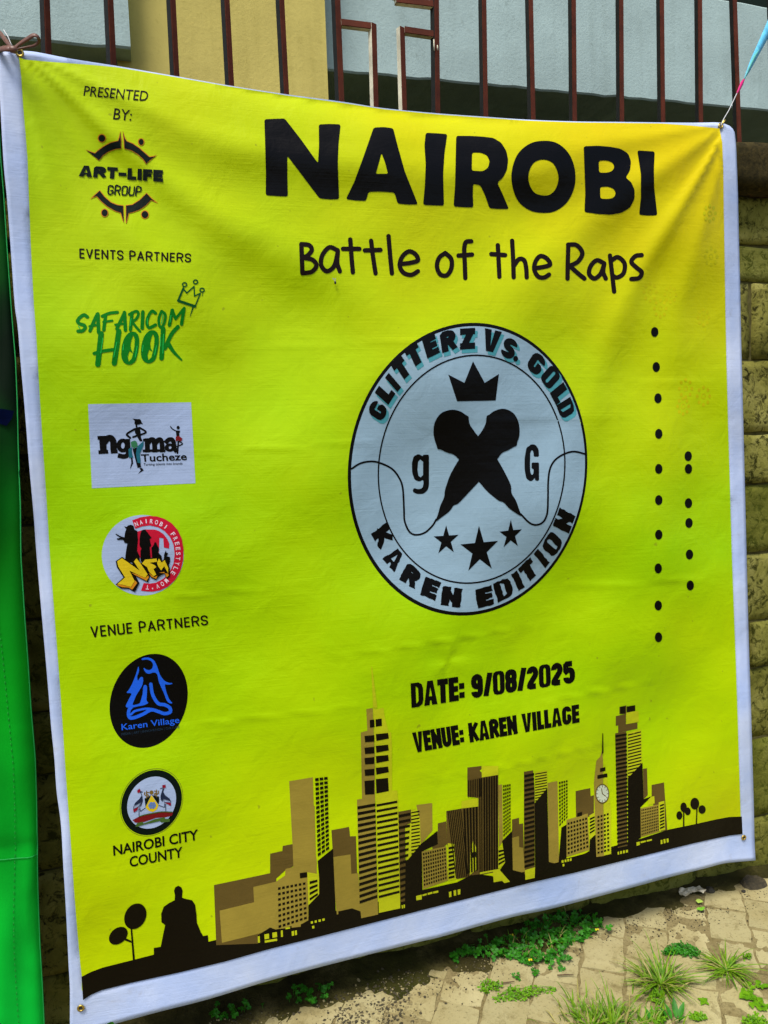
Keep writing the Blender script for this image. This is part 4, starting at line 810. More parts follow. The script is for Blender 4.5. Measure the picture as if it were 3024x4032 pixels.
Lw += [K6(z) for z in ([(640, 862), (650, 860), (651, 872), (641, 874)], [(655, 859), (664, 857), (665, 869), (656, 871)], [(668, 856), (677, 854), (678, 866), (669, 868)], [(681, 853), (690, 851), (690, 863), (682, 865)], [(645, 880), (654, 878), (655, 890), (646, 892)], [(917, 820), (924, 818), (925, 832), (918, 834)], [(929, 817), (938, 815), (939, 829), (930, 831)], [(943, 814), (952, 812), (953, 826), (944, 828)], [(957, 811), (968, 809), (968, 822), (958, 824)], [(1010, 773), (1026, 769), (1027, 785), (1011, 790)], [(1030, 769), (1056, 763), (1056, 771), (1031, 777)], [(1060, 762), (1086, 756), (1086, 764), (1061, 770)], [(1129, 762), (1138, 760), (1139, 780), (1130, 782)], [(1143, 758), (1153, 756), (1154, 776), (1145, 778)], [(1158, 755), (1168, 753), (1169, 772), (1160, 774)])]
sky_quads(LIT, 3.0, Lw)
sky_poly(SKYB, 3.4, K6([(842, 235), (846, 235), (848, 330), (840, 340)]), J([(1257, 1255), (1284, 1250), (1284, 1285), (1258, 1290)]))
for (nm, ly), (mt, ly2, ps, qs) in SKYL.items():
    nmn = {'print_skyline_black': 'skyline_shadow', 'print_olive_brown': 'skyline_block', 'print_tan': 'skyline_block', 'print_lit_yellow': 'skyline_lit_face'}[nm]
    if ps: prnt(nmn, ps, mt, ly2, black_strip, 30, split=nmn)
    if qs: prnt_quads('skyline_windows', qs, mt, ly2, black_strip)['kind'] = 'stuff'
prnt('skyline_clock', [poly(K6(ellipse(842, 533, 33, 47, 30)))], ink('clock_white', (0.5, 0.56, 0.42)), 3.4, black_strip)
ck = strokes([K6([(842, 533), (838, 508)]), K6([(842, 533), (858, 545)])], 4*.798, False)+[ring(K6(ellipse(842, 533, 34, 48, 30)), K6(ellipse(842, 533, 30, 43, 30)))]
for i in range(12):
    a_ = i*math.pi/6; ck += strokes([K6([(842+24*math.cos(a_), 533+34*math.sin(a_)), (842+28*math.cos(a_), 533+40*math.sin(a_))])], 3.2*.798, False)
prnt('clock_hands', ck, OLIVE, 4.0, black_strip)

# ---- hardware of the banner
brass = simple('brass', (0.55, 0.40, 0.10), 0.35, 1.0, 0.2, 60, 0)
hole_m = simple('eyelet_hole', (0.02, 0.02, 0.015), 0.8, 0, 0.1, 30, 0)
def eyelet(px, r=0.0075):
    P = surf([px], 0.0022); nrm = Vector(surfn(P)[0]); c = Vector(P[0])
    a = nrm.cross(Vector((0, 0, 1))).normalized(); b_ = nrm.cross(a); V, Fc = [], []
    N, Mn = 20, 8
    for i in range(N):
        t = 2*math.pi*i/N; d = a*math.cos(t)+b_*math.sin(t)
        for j in range(Mn):
            q = 2*math.pi*j/Mn; V.append(c+d*(r*0.75+r*0.28*math.cos(q))+nrm*(r*0.22*math.sin(q)))
    for i in range(N):
        for j in range(Mn): Fc.append((i*Mn+j, ((i+1) % N)*Mn+j, ((i+1) % N)*Mn+(j+1) % Mn, i*Mn+(j+1) % Mn))
    o = link_mesh('eyelet', V, Fc, brass, BAN, True)
    d0 = [c+nrm*0.0003+(a*math.cos(2*math.pi*i/16)+b_*math.sin(2*math.pi*i/16))*r*0.55 for i in range(16)]
    h = link_mesh('eyelet_hole', [c+nrm*0.0003]+d0, [(0, 1+i, 1+(i+1) % 16) for i in range(16)], hole_m, o)
    return o
for p in ((2838, 495), (2929, 3298), (318, 3970), (78, 208)): eyelet(p)
tag(BAN, 'large lime yellow vinyl event banner printed with NAIROBI, tied to the fence', 'banner')

# ================================================================== setting
# ---- ground: soil sheet, paving blocks
m, n, l, b = newmat('soil'); vv = pos(n, l)
f1 = tex_noise(n, l, vv, 7, 8, 0.65); f2 = tex_noise(n, l, vv, 90, 4, 0.6)
c1 = ramp(n, l, f1, [(0.3, (0.075, 0.062, 0.024)), (0.7, (0.19, 0.165, 0.075))])
l.new(mixc(n, l, mth(n, l, 'MULTIPLY', f2, 0.5), c1, (0.05, 0.042, 0.015)), b.inputs['Base Color']); b.inputs['Roughness'].default_value = 0.95; b.inputs['Specular IOR Level'].default_value = 0.15
pb = bump(n, l, f1, 0.5, 0.01, b); bump(n, l, f2, 0.6, 0.004, b, pb); SOIL = m
def height_sheet(name, x0, x1, y0, y1, nx, ny, fn, mat):
    V = [(x0+(x1-x0)*i/nx, y0+(y1-y0)*j/ny) for j in range(ny+1) for i in range(nx+1)]
    V = [(x, y, fn(x, y)) for x, y in V]
    Fc = [(j*(nx+1)+i, j*(nx+1)+i+1, (j+1)*(nx+1)+i+1, (j+1)*(nx+1)+i) for j in range(ny) for i in range(nx)]
    return link_mesh(name, V, Fc, mat, None, True)
MB_ = MB(); MB_.add([(-60, -60, -0.012), (60, -60, -0.012), (60, 60, -0.012), (-60, 60, -0.012)], [(0, 1, 2, 3)])
ground = MB_.build('ground', SOIL); ground['kind'] = 'structure'
N3 = lambda x, y, z=0.0: noise.noise(Vector((x, y, z)))
m, n, l, b = newmat('paving_concrete'); vv = pos(n, l)
gw = n.new('ShaderNodeNewGeometry'); wv = gw.outputs['Position']
oi = n.new('ShaderNodeObjectInfo')
f1 = tex_noise(n, l, wv, 5.5, 7, 0.6, 0.3); f2 = tex_noise(n, l, wv, 130, 4, 0.7); f3 = tex_noise(n, l, wv, 22, 8, 0.75, 0.2)
c0 = ramp(n, l, oi.outputs['Random'], [(0.0, (0.335, 0.295, 0.145)), (1.0, (0.43, 0.38, 0.195))])
c1 = mixc(n, l, ramp(n, l, f1, [(0.42, (0, 0, 0)), (0.68, (0.75, 0.75, 0.75))]), c0, (0.29, 0.24, 0.10))
c2 = mixc(n, l, ramp(n, l, f3, [(0.52, (0, 0, 0)), (0.68, (0.85, 0.85, 0.85))]), c1, (0.17, 0.135, 0.05))
c3 = mixc(n, l, ramp(n, l, f2, [(0.56, (0, 0, 0)), (0.70, (0.65, 0.65, 0.65))]), c2, (0.10, 0.08, 0.035))
l.new(c3, b.inputs['Base Color']); b.inputs['Roughness'].default_value = 0.92; b.inputs['Specular IOR Level'].default_value = 0.2
pb = bump(n, l, f3, 0.5, 0.004, b); bump(n, l, f2, 0.5, 0.0015, b, pb); PAVE = m
A1 = R(54); e1 = Vector((math.cos(A1), math.sin(A1), 0)); e2 = Vector((math.sin(A1), -math.cos(A1), 0))
PBW, PBL, GAP = 0.104, 0.135, 0.0065
o0 = Vector((*onz(T(2300, 3400, .4364)([(1110, 520)])[0])[0][:2], 0))
pv_meshes = []
for kx in range(6):
    bm = bmesh.new(); nx_, ny_ = 5, 3
    hw, hl = (PBW-GAP)/2, (PBL-GAP)/2
    vs_ = []
    for j in range(ny_+1):
        row = []
        for i in range(nx_+1):
            uu, vv_ = i/nx_*2-1, j/ny_*2-1
            edge = max(abs(uu), abs(vv_)) > 0.99
            jit = 0.0042 if edge else 0.0
            row.append(bm.verts.new((uu*hl+random.uniform(-jit, jit), vv_*hw+random.uniform(-jit, jit), (-0.0008 if edge else 0.0)+random.uniform(-0.0003, 0.0003))))
        vs_.append(row)
    for j in range(ny_):
        for i in range(nx_): bm.faces.new((vs_[j][i], vs_[j][i+1], vs_[j+1][i+1], vs_[j+1][i]))
    rim = [e for e in bm.edges if e.is_boundary]
    ex = bmesh.ops.extrude_edge_only(bm, edges=rim)['geom']
    for q in ex:
        if isinstance(q, bmesh.types.BMVert): q.co.z = -0.03
    bmesh.ops.recalc_face_normals(bm, faces=bm.faces)
    me = bpy.data.meshes.new('paving_block'); bm.to_mesh(me); bm.free(); me.materials.append(PAVE)
    pv_meshes.append(me)
cnt = 0
for i in range(-14, 16):
    for j in range(-22, 18):
        c = o0+e2*((i+0.5)*PBW)+e1*((j+(0.5 if i % 2 else 0.0))*PBL)
        if not (0.0 < c.x < 2.1 and -0.95 < c.y < 0.08): continue
        if c.x < 0.5 and c.y < -0.7: continue
        o = bpy.data.objects.new('paving_block', pv_meshes[random.randrange(6)]); COL.objects.link(o)
        o.location = (c.x, c.y, random.uniform(-0.0025, 0.0015)); o.parent = ground
        o.rotation_euler = (random.uniform(-.012, .012), random.uniform(-.012, .012), A1+random.uniform(-.025, .025)+(math.pi if random.random() < .5 else 0)); cnt += 1
print('pavers', cnt)
# ---- dirt washed against the wall, its colour darkened for the shade under the banner
def dirt_h(x, y):
    w = 0.012+0.025*N3(x*2.3, 3.1)+0.04*N3(x*9, 7.0)+0.02*N3(x*31, y*25)+0.05*max(0, min(1, (1.15-x)/0.5))
    d = (y+w)/0.16
    return -0.004+0.030*max(0.0, min(1.0, d))**1.2*(0.8+0.5*N3(x*6, y*9))+0.003*N3(x*40, y*40)-(0.02 if d < 0 else 0)*min(1, -d*6)
m, n, l, b = newmat('mossy_dirt_shade'); vv = pos(n, l)
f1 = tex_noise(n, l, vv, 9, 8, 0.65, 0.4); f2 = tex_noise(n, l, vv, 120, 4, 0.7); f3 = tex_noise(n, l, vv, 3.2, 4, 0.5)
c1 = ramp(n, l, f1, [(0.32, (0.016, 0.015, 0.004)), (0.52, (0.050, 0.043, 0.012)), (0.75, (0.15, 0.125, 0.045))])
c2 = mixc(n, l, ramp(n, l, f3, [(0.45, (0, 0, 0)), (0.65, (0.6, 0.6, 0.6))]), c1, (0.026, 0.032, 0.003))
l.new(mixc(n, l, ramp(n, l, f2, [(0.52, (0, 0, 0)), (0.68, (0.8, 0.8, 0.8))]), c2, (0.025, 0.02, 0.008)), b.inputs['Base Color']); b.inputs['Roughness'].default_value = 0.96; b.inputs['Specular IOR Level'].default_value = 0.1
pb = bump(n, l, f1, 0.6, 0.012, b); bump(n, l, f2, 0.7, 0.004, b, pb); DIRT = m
def fill_h(x, y): return -0.0028+0.0020*N3(x*11, y*11, 2)+0.0026*N3(x*34, y*34, 4)+0.0012*N3(x*90, y*90, 6)+0.004*max(0.0, min(1.0, (y+0.10)/0.1))*(0.4+0.9*N3(x*5, y*6, 8))
m, n, l, b = newmat('joint_soil'); vv = pos(n, l)
f1 = tex_noise(n, l, vv, 12, 7, 0.65); f2 = tex_noise(n, l, vv, 140, 4, 0.7)
c1 = ramp(n, l, f1, [(0.3, (0.15, 0.115, 0.045)), (0.7, (0.31, 0.26, 0.125))])
l.new(mixc(n, l, ramp(n, l, f2, [(0.5, (0, 0, 0)), (0.7, (0.7, 0.7, 0.7))]), c1, (0.07, 0.055, 0.02)), b.inputs['Base Color']); b.inputs['Roughness'].default_value = 0.95; b.inputs['Specular IOR Level'].default_value = 0.1
pb = bump(n, l, f1, 0.5, 0.006, b); bump(n, l, f2, 0.6, 0.003, b, pb)
fill = height_sheet('sand', -1.6, 3.2, -1.2, 0.12, 380, 120, fill_h, m); fill['kind'] = 'structure'
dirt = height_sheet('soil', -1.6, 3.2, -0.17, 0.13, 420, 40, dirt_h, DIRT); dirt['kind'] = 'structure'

# ---- rough stone wall with coping
m, n, l, b = newmat('mossy_stone'); vv = pos(n, l)
gw = n.new('ShaderNodeNewGeometry'); wv = gw.outputs['Position']; oi = n.new('ShaderNodeObjectInfo')
f1 = tex_noise(n, l, wv, 6, 8, 0.65, 0.5); f2 = tex_noise(n, l, wv, 42, 8, 0.75, 0.8); f3 = tex_noise(n, l, wv, 13, 5, 0.6)
c1 = ramp(n, l, f1, [(0.3, (0.10, 0.095, 0.015)), (0.5, (0.25, 0.235, 0.050)), (0.72, (0.42, 0.39, 0.12))])
c2 = mixc(n, l, ramp(n, l, f2, [(0.40, (0.95, 0.95, 0.95)), (0.50, (0, 0, 0))]), c1, (0.016, 0.014, 0.002))
c3 = mixc(n, l, ramp(n, l, f3, [(0.68, (0, 0, 0)), (0.72, (0.8, 0.8, 0.8))]), c2, (0.30, 0.34, 0.20))
c4 = mixc(n, l, mth(n, l, 'MULTIPLY', oi.outputs['Random'], 0.55), c3, (0.10, 0.125, 0.008))
l.new(c4, b.inputs['Base Color']); b.inputs['Roughness'].default_value = 0.95; b.inputs['Specular IOR Level'].default_value = 0.12
pb = bump(n, l, f1, 0.5, 0.02, b); bump(n, l, f2, 0.9, 0.008, b, pb); STONE = m
MORT = simple('mortar', (0.10, 0.09, 0.03), 0.95, 0, 0.4, 30, 0.6, 0.006, 0.1)
WF = 0.08                                           # front plane of the wall
wall = empty('stone_wall', (0.7, WF+0.1, 0)); tag(wall, 'mossy olive stone block wall with rough coping behind the banner', 'wall')
mb = MB(); mb.box((-1.9, WF+0.014, -0.05), (3.4, WF+0.22, 1.955)); mb.build('mortar_bed', MORT, wall)
courses = [-0.02, 0.153, 0.394, 0.611, 0.750, 0.9525, 1.155, 1.300, 1.509, 1.727, 1.829, 1.962]
def stone(x0, x1, z0, z1, yf, yb, amp, name, mat, seed, nx=16, nz=9, lip=0.006):
    V, Fc = [], []; zt = z1 if callable(z1) else (lambda q, zz=z1: zz)
    for j in range(nz+1):
        for i in range(nx+1):
            uu, vv_ = i/nx, j/nz; x = x0+(x1-x0)*uu; z1 = zt(x); z = z0+(z1-z0)*vv_
            d = min(uu*(x1-x0), (1-uu)*(x1-x0), vv_*(z1-z0), (1-vv_)*(z1-z0))
            y = yf + lip*max(0, 1-d/0.010)**1.2 + amp*(N3(x*7, z*9, seed)+0.5*N3(x*19, z*23, seed)+0.35*N3(x*45, z*50, seed))
            if d < 1e-6: x += 0.004*N3(z*20, seed, 3); z += 0.0045*N3(x*16, seed, 9)
            V.append((x, y, z))
    Fc = [(j*(nx+1)+i, j*(nx+1)+i+1, (j+1)*(nx+1)+i+1, (j+1)*(nx+1)+i) for j in range(nz) for i in range(nx)]
    ringi = [i for i in range(nx+1)]+[j*(nx+1)+nx for j in range(1, nz+1)]+[nz*(nx+1)+i for i in range(nx-1, -1, -1)]+[j*(nx+1) for j in range(nz-1, 0, -1)]
    k0 = len(V); V += [(V[i][0], yb, V[i][2]) for i in ringi]
    for a_ in range(len(ringi)):
        c_ = (a_+1) % len(ringi); Fc.append((ringi[c_], ringi[a_], k0+a_, k0+c_))
    Fc.append(tuple(k0+a_ for a_ in range(len(ringi))))
    return link_mesh(name, V, Fc, mat, wall, True)
for ci in range(len(courses)-1):
    z0, z1 = courses[ci]+0.004, courses[ci+1]-0.004; x = -1.7+random.uniform(0, .3)
    while x < 3.1:
        w = random.uniform(0.34, 0.52); stone(x+0.005, x+w-0.005, z0, z1, WF+random.uniform(-.006, .006), WF+0.06, 0.006, 'stone_block', STONE, ci*13.7+x); x += w
m, n, l, b = newmat('coping_concrete'); vv = pos(n, l); wv = n.new('ShaderNodeNewGeometry').outputs['Position']
f1 = tex_noise(n, l, wv, 8, 8, 0.65, 0.4); f2 = tex_noise(n, l, wv, 70, 6, 0.7)
c1 = ramp(n, l, f1, [(0.3, (0.022, 0.018, 0.006)), (0.55, (0.06, 0.046, 0.016)), (0.78, (0.20, 0.09, 0.035))])
l.new(mixc(n, l, ramp(n, l, f2, [(0.4, (0.85, 0.85, 0.85)), (0.56, (0, 0, 0))]), c1, (0.02, 0.017, 0.007)), b.inputs['Base Color']); b.inputs['Roughness'].default_value = 0.95; b.inputs['Specular IOR Level'].default_value = 0.1
pb = bump(n, l, f1, 0.5, 0.012, b); bump(n, l, f2, 0.7, 0.005, b, pb); COPE = m
x = -1.75
while x < 3.2:
    w = random.uniform(0.8, 1.0); stone(x+0.004, x+w-0.004, 1.962, lambda q: 2.034+0.042*max(0, min(1.6, q-0.57)), 0.012, WF+0.24, 0.008, 'coping_block', COPE, x*3.1, 26, 6, 0.012); x += w

# ---- steel fence on the wall
def paint(name, rgb, worn):
    m, n, l, b = newmat(name); wv = n.new('ShaderNodeNewGeometry').outputs['Position']
    f1 = tex_noise(n, l, wv, 18, 6, 0.65); f2 = tex_noise(n, l, wv, 75, 5, 0.7)
    c1 = ramp(n, l, f1, [(0.3, tuple(c*0.65 for c in rgb)), (0.7, tuple(min(1, c*1.3) for c in rgb))])
    l.new(mixc(n, l, ramp(n, l, f2, [(0.62, (0, 0, 0)), (0.70, (0.7, 0.7, 0.7))]), c1, worn), b.inputs['Base Color'])
    b.inputs['Roughness'].default_value = 0.65; b.inputs['Specular IOR Level'].default_value = 0.2; bump(n, l, f2, 0.3, 0.0015, b); return m
RED = paint('red_oxide_paint', (0.105, 0.022, 0.008), (0.05, 0.02, 0.012)); BLK = paint('black_paint_and_shade', (0.010, 0.012, 0.012), (0.04, 0.02, 0.012)); CREAM = paint('cream_paint', (0.62, 0.60, 0.46), (0.3, 0.25, 0.15))  # black on the bar sides is part dark paint, part shade put into the colour
FY = 0.125                                          # fence plane: middle of the wall's thickness
fence = empty('steel_fence', (0.7, FY, 2.098)); tag(fence, 'red brown painted steel bar fence, side faces black with paint and painted-in shade, standing on the stone wall', 'fence')
def bar(p0, p1, rot, side, w=0.0155, name='bar', z0=None, z1=3.25, base=0.0):
    """square bar through two photo points in the fence plane; side = colour of its left and lower faces"""
    a, c = Vector(ony(p0, FY)[0]), Vector(ony(p1, FY)[0])
    if z1 is not None:
        d = (a-c)/(a.z-c.z); lo = c+d*((z0 if z0 is not None else 2.02)-c.z); hi = c+d*(z1-c.z)
    else: lo, hi = c, a
    ax = (hi-lo).normalized()
    if abs(ax.z) > 0.6: fx = Vector((math.cos(rot), math.sin(rot), 0)); fy = ax.cross(fx).normalized(); fx = fy.cross(ax).normalized()
    else: fy = Vector((0, 1, 0)); fx = ax.cross(fy).normalized(); 
    h = w/2; V = []
    for e in (lo, hi):
        for sx, sy in ((-1, -1), (1, -1), (1, 1), (-1, 1)): V.append(e+fx*h*sx+fy*h*sy)
    Fc = [(0, 1, 5, 4), (1, 2, 6, 5), (2, 3, 7, 6), (3, 0, 4, 7), (3, 2, 1, 0), (4, 5, 6, 7)]
    nrm = []
    bm = bmesh.new(); vs_ = [bm.verts.new(v_) for v_ in V]
    for q in Fc: bm.faces.new([vs_[i] for i in q])
    bmesh.ops.recalc_face_normals(bm, faces=bm.faces); bm.normal_update()
    mi = []
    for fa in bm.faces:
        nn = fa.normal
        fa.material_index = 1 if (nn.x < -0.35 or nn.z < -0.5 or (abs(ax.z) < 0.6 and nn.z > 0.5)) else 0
    bmesh.ops.bevel(bm, geom=list(bm.edges), offset=0.0012, segments=2, affect='EDGES', clamp_overlap=True)
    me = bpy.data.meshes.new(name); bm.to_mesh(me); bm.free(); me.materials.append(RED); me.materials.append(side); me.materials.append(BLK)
    o = bpy.data.objects.new(name, me); COL.objects.link(o); o.parent = fence; o.matrix_parent_inverse = Matrix.Translation(-Vector(fence.location)); return o
def turn(px): return R(min(50, max(2, 46-(px-120)/2900*46)))
bars = [((-330, 0), (-318, 200)), ((-78, 0), (-68, 200)), ((176, 0), (183, 210)), ((427, 0), (439, 255)), ((673, 0), (688, 297)), ((886, 0), (904, 333)), ((1102, 0), (1121, 370)), ((1899, 0), (1906, 460)), ((2083, 0), (2093, 471)), ((2252, 0), (2256, 477)), ((2439, 0), (2442, 480)), ((2599, 0), (2604, 480)), ((2749, 0), (2753, 483)), ((2886, 0), (2904, 547)), ((3035, 0), (3048, 560)), ((3175, 0), (3186, 570)), ((3310, 0), (3321, 580))]
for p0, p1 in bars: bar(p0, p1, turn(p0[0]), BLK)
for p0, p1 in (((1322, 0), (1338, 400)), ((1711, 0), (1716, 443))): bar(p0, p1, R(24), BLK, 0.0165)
def zat(p): return ony(p, FY)[0][2]
bar((1466, 110), (1474, 418), R(22), CREAM, 0.0155, 'ornament_bar', None, zat((1466, 96)))
bar((1577, 118), (1586, 430), R(22), CREAM, 0.0155, 'ornament_bar', None, zat((1577, 110)))
bar((1341, 93), (1462, 108), 0, CREAM, 0.0155, 'ornament_bar', None, None)
bar((1590, 122), (1704, 139), 0, CREAM, 0.0155, 'ornament_bar', None, None)
bar((1556, 3), (1704, 21), 0, CREAM, 0.0155, 'ornament_bar', None, None)
bar((1555, -60), (1558, 0), R(22), CREAM, 0.0155, 'ornament_bar', zat((1558, -2)), zat((1555, -180)))
# top rail out of frame ties the bars together
mb = MB(); mb.box((-1.2, FY-0.01, 3.25), (2.6, FY+0.01, 3.275)); mb.build('top_rail', RED, fence)
# white paint runs on the middle post
for p0, p1 in (((1722, 178), (1724, 198)), ((1708, 155), (1710, 200))):
    a, c = ony(p0, FY-0.013)[0], ony(p1, FY-0.013)[0]; mb = MB(); mb.tube([a, (np.array(a)+c)/2, c], [0.0012, 0.0018, 0.0012], 6); mb.build('paint_run', CREAM, fence, True)

# ---- house behind the fence: cream pier between two blue-grey beams over dark openings
def plaster(name, rgb, dark, sc=60):
    m, n, l, b = newmat(name); wv = n.new('ShaderNodeNewGeometry').outputs['Position']
    f1 = tex_noise(n, l, wv, 2.4, 6, 0.6, 0.2); f2 = tex_noise(n, l, wv, sc*2, 4, 0.6, 0.0); f3 = tex_noise(n, l, wv, 30, 5, 0.65)
    c1 = ramp(n, l, f1, [(0.3, tuple(c*0.80 for c in rgb)), (0.7, tuple(min(1, c*1.12) for c in rgb))])
    c2 = mixc(n, l, ramp(n, l, f3, [(0.58, (0, 0, 0)), (0.78, (0.45, 0.45, 0.45))]), c1, dark)
    mpp = n.new('ShaderNodeMapping'); mpp.inputs['Scale'].default_value = (9, 9, 0.8); l.new(wv, mpp.inputs[0])
    fs_ = tex_noise(n, l, mpp.outputs[0], 1.6, 6, 0.65)                # rain streaks
    c2 = mixc(n, l, ramp(n, l, fs_, [(0.50, (0, 0, 0)), (0.78, (0.35, 0.35, 0.35))]), c2, dark)
    l.new(mixc(n, l, ramp(n, l, f2, [(0.62, (0, 0, 0)), (0.74, (0.5, 0.5, 0.5))]), c2, dark), b.inputs['Base Color'])
    b.inputs['Roughness'].default_value = 0.85; b.inputs['Specular IOR Level'].default_value = 0.2
    pb = bump(n, l, f2, 0.45, 0.002, b); bump(n, l, f3, 0.2, 0.005, b, pb); return m
BLUEG = plaster('blue_grey_plaster', (0.40, 0.53, 0.52), (0.22, 0.29, 0.27)); CREAMW = plaster('cream_yellow_plaster', (0.58, 0.49, 0.135), (0.33, 0.27, 0.055), 45)
DARKG = simple('dark_green_wall_shade', (0.012, 0.028, 0.014), 0.8, 0, 0.3, 6, 0.2, 0.01)  # near-black green carries the deep shade behind the beams in its colour
house = empty('house', (0.7, 1.4, 0)); tag(house, 'blue grey and cream plastered house wall seen through the fence', 'house')
def rough_box(name, mat, lo, hi, zb=None, zt=None, n_=40, jag=0.006):
    """beam whose front lower edge is a little broken; zb / zt give end heights (left, right)"""
    x0, y0, z0 = lo; x1, y1, z1 = hi; V, Fc = [], []
    zb = zb or (z0, z0); zt = zt or (z1, z1)
    for i in range(n_+1):
        uu = i/n_; x = x0+(x1-x0)*uu; j1 = jag*N3(x*14, y0*7, 1)+jag*0.7*N3(x*50, y0, 5); j2 = jag*N3(x*11, y0*5, 8)
        b0 = zb[0]+(zb[1]-zb[0])*uu+j1; t0 = zt[0]+(zt[1]-zt[0])*uu+j2
        V += [(x, y0, b0+0.006), (x, y0+0.006, b0), (x, y1, b0), (x, y1, t0), (x, y0+0.008, t0), (x, y0, t0-0.008)]
    for i in range(n_):
        a = i*6; c = a+6
        for k_ in range(6): Fc.append((a+k_, a+(k_+1) % 6, c+(k_+1) % 6, c+k_))
    Fc += [tuple(range(6))[::-1], tuple(n_*6+k_ for k_ in range(6))]
    me = link_mesh(name, V, Fc, mat, house); bm = bmesh.new(); bm.from_mesh(me.data); bmesh.ops.recalc_face_normals(bm, faces=bm.faces); bm.to_mesh(me.data); bm.free(); return me
YL, YP, YR = 0.92, 1.00, 1.12
a = ony((60, 152), YL)[0]; c = ony((515, 194), YL)[0]; sl = (c[2]-a[2])/(c[0]-a[0])
rough_box('beam', BLUEG, (c[0]-2.2, YL, 0), (c[0], YL+0.9, 0), (c[2]-sl*2.2, c[2]), (c[2]+1.6, c[2]+1.6))
pl, pr = ony((462, 250), YP)[0], ony((1290, 300), YP)[0]
rough_box('pier', CREAMW, (pl[0], YP, -0.01), (pr[0], YP+0.6, 5.0), None, None, 10, 0.003)
a = ony((1512, 297), YR)[0]; c = ony((3024, 436), YR)[0]; sl = (c[2]-a[2])/(c[0]-a[0]); x0, x1 = pr[0]-0.03, 4.2
ta, tc = ony((2913, 7), YR)[0], ony((3024, 25), YR)[0]; st_ = (tc[2]-ta[2])/(tc[0]-ta[0])
rough_box('beam', BLUEG, (x0, YR, 0), (x1, YR+0.9, 0), (a[2]+sl*(x0-a[0]), a[2]+sl*(x1-a[0])), (ta[2]+st_*(x0-ta[0]), ta[2]+st_*(x1-ta[0])), 60)
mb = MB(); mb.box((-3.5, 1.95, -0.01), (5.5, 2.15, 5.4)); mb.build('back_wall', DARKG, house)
mb = MB(); mb.box((-3.5, 0.75, 5.02), (5.5, 2.15, 5.25)); mb.build('roof_slab', BLUEG, house)
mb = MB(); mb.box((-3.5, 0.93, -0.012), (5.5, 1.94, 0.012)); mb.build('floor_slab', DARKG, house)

# ================================================================== ties, cloth, litter, plants
def path3(pts, y, n=5):
    """photo points, each with its own distance from the wall plane, as a smooth 3-D line"""
    P = [ony(p, yy)[0] for p, yy in zip(pts, y)]; P = np.array(P); o = []
    for c in range(3): o.append([q[1] for q in smooth_path([(i, v) for i, v in enumerate(P[:, c])], n)])
    return [Vector(q) for q in zip(*o)]
def strip(name, line, widths, mat, parent=None, th=0.0006, twist=0.0, ref=(0, 1, 0)):
    """flat ribbon of real thickness along a line"""
    V, Fc = [], []; n_ = len(line); ws = np.interp(np.linspace(0, 1, n_), np.linspace(0, 1, len(widths)), widths)
    for i, p in enumerate(line):
        t = (line[min(i+1, n_-1)]-line[max(i-1, 0)]).normalized(); rf = Vector(ref)
        a = t.cross(rf).normalized(); nn = a.cross(t).normalized()
        ang = twist*i/n_; a2 = a*math.cos(ang)+nn*math.sin(ang); n2 = nn*math.cos(ang)-a*math.sin(ang)
        w = ws[i]/2; V += [p-a2*w-n2*th, p+a2*w-n2*th, p+a2*w+n2*th, p-a2*w+n2*th]
    for i in range(n_-1):
        for k_ in range(4): Fc.append((i*4+k_, i*4+(k_+1) % 4, i*4+4+(k_+1) % 4, i*4+4+k_))
    Fc += [(3, 2, 1, 0), tuple((n_-1)*4+k_ for k_ in range(4))]
    return link_mesh(name, V, Fc, mat, parent, True)
SAT = simple('brown_satin', (0.13, 0.05, 0.032), 0.45, 0, 0.3, 120, 0.3, 0.001)
q7 = T(0, 60, .1808)
kn = ony((50, 194), -0.075)[0]
rib = empty('ribbon_tie', tuple(kn)); tag(rib, 'brown satin ribbon bow knotted at the gathered banner corner', 'ribbon')
strip('loop', path3(q7([(290, 740), (400, 650), (520, 565), (640, 490), (710, 445), (765, 437), (825, 475), (852, 545), (815, 615), (740, 665), (620, 690), (470, 720), (310, 750)]), [-0.078, -0.08, -0.085, -0.09, -0.092, -0.094, -0.094, -0.09, -0.085, -0.078, -0.07, -0.066, -0.068]), [0.005, 0.007, 0.008, 0.006, 0.005, 0.004, 0.003], SAT, rib, 0.0005, 0.5)
strip('tail', path3(q7([(300, 745), (220, 660), (120, 540), (20, 410), (-120, 260), (-300, 120)]), [-0.076, -0.07, -0.05, -0.01, 0.05, 0.105]), [0.006, 0.008, 0.008, 0.007, 0.006], SAT, rib, 0.0005, 0.6)
strip('band', path3(q7([(310, 750), (200, 730), (90, 725), (-40, 735), (-200, 720), (-420, 640)]), [-0.08, -0.078, -0.07, -0.05, 0.0, 0.10]), [0.007, 0.011, 0.012, 0.010, 0.008], SAT, rib, 0.0005)
bm = bmesh.new(); bmesh.ops.create_icosphere(bm, subdivisions=2, radius=0.0075)
for v_ in bm.verts: v_.co = Vector((v_.co.x*1.1, v_.co.y*0.8, v_.co.z*0.9))*(1+0.25*noise.noise(v_.co*220))+Vector(ony((54, 196), -0.08)[0])
me = bpy.data.meshes.new('knot'); bm.to_mesh(me); bm.free(); me.materials.append(SAT); me.polygons.foreach_set('use_smooth', [True]*len(me.polygons))
ko = bpy.data.objects.new('knot', me); COL.objects.link(ko); ko.parent = rib; ko.matrix_parent_inverse = Matrix.Translation(-Vector(rib.location))
WSTR = simple('white_string', (0.55, 0.56, 0.58), 0.7, 0, 0.1, 100, 0)
mb = MB(); mb.tube(path3(q7([(80, 320), (120, 385), (165, 450), (200, 530), (235, 610), (285, 705)]), [-0.06, -0.07, -0.078, -0.082, -0.084, -0.082]), 0.0009, 6); so_ = mb.build('string_end', WSTR, None, True)
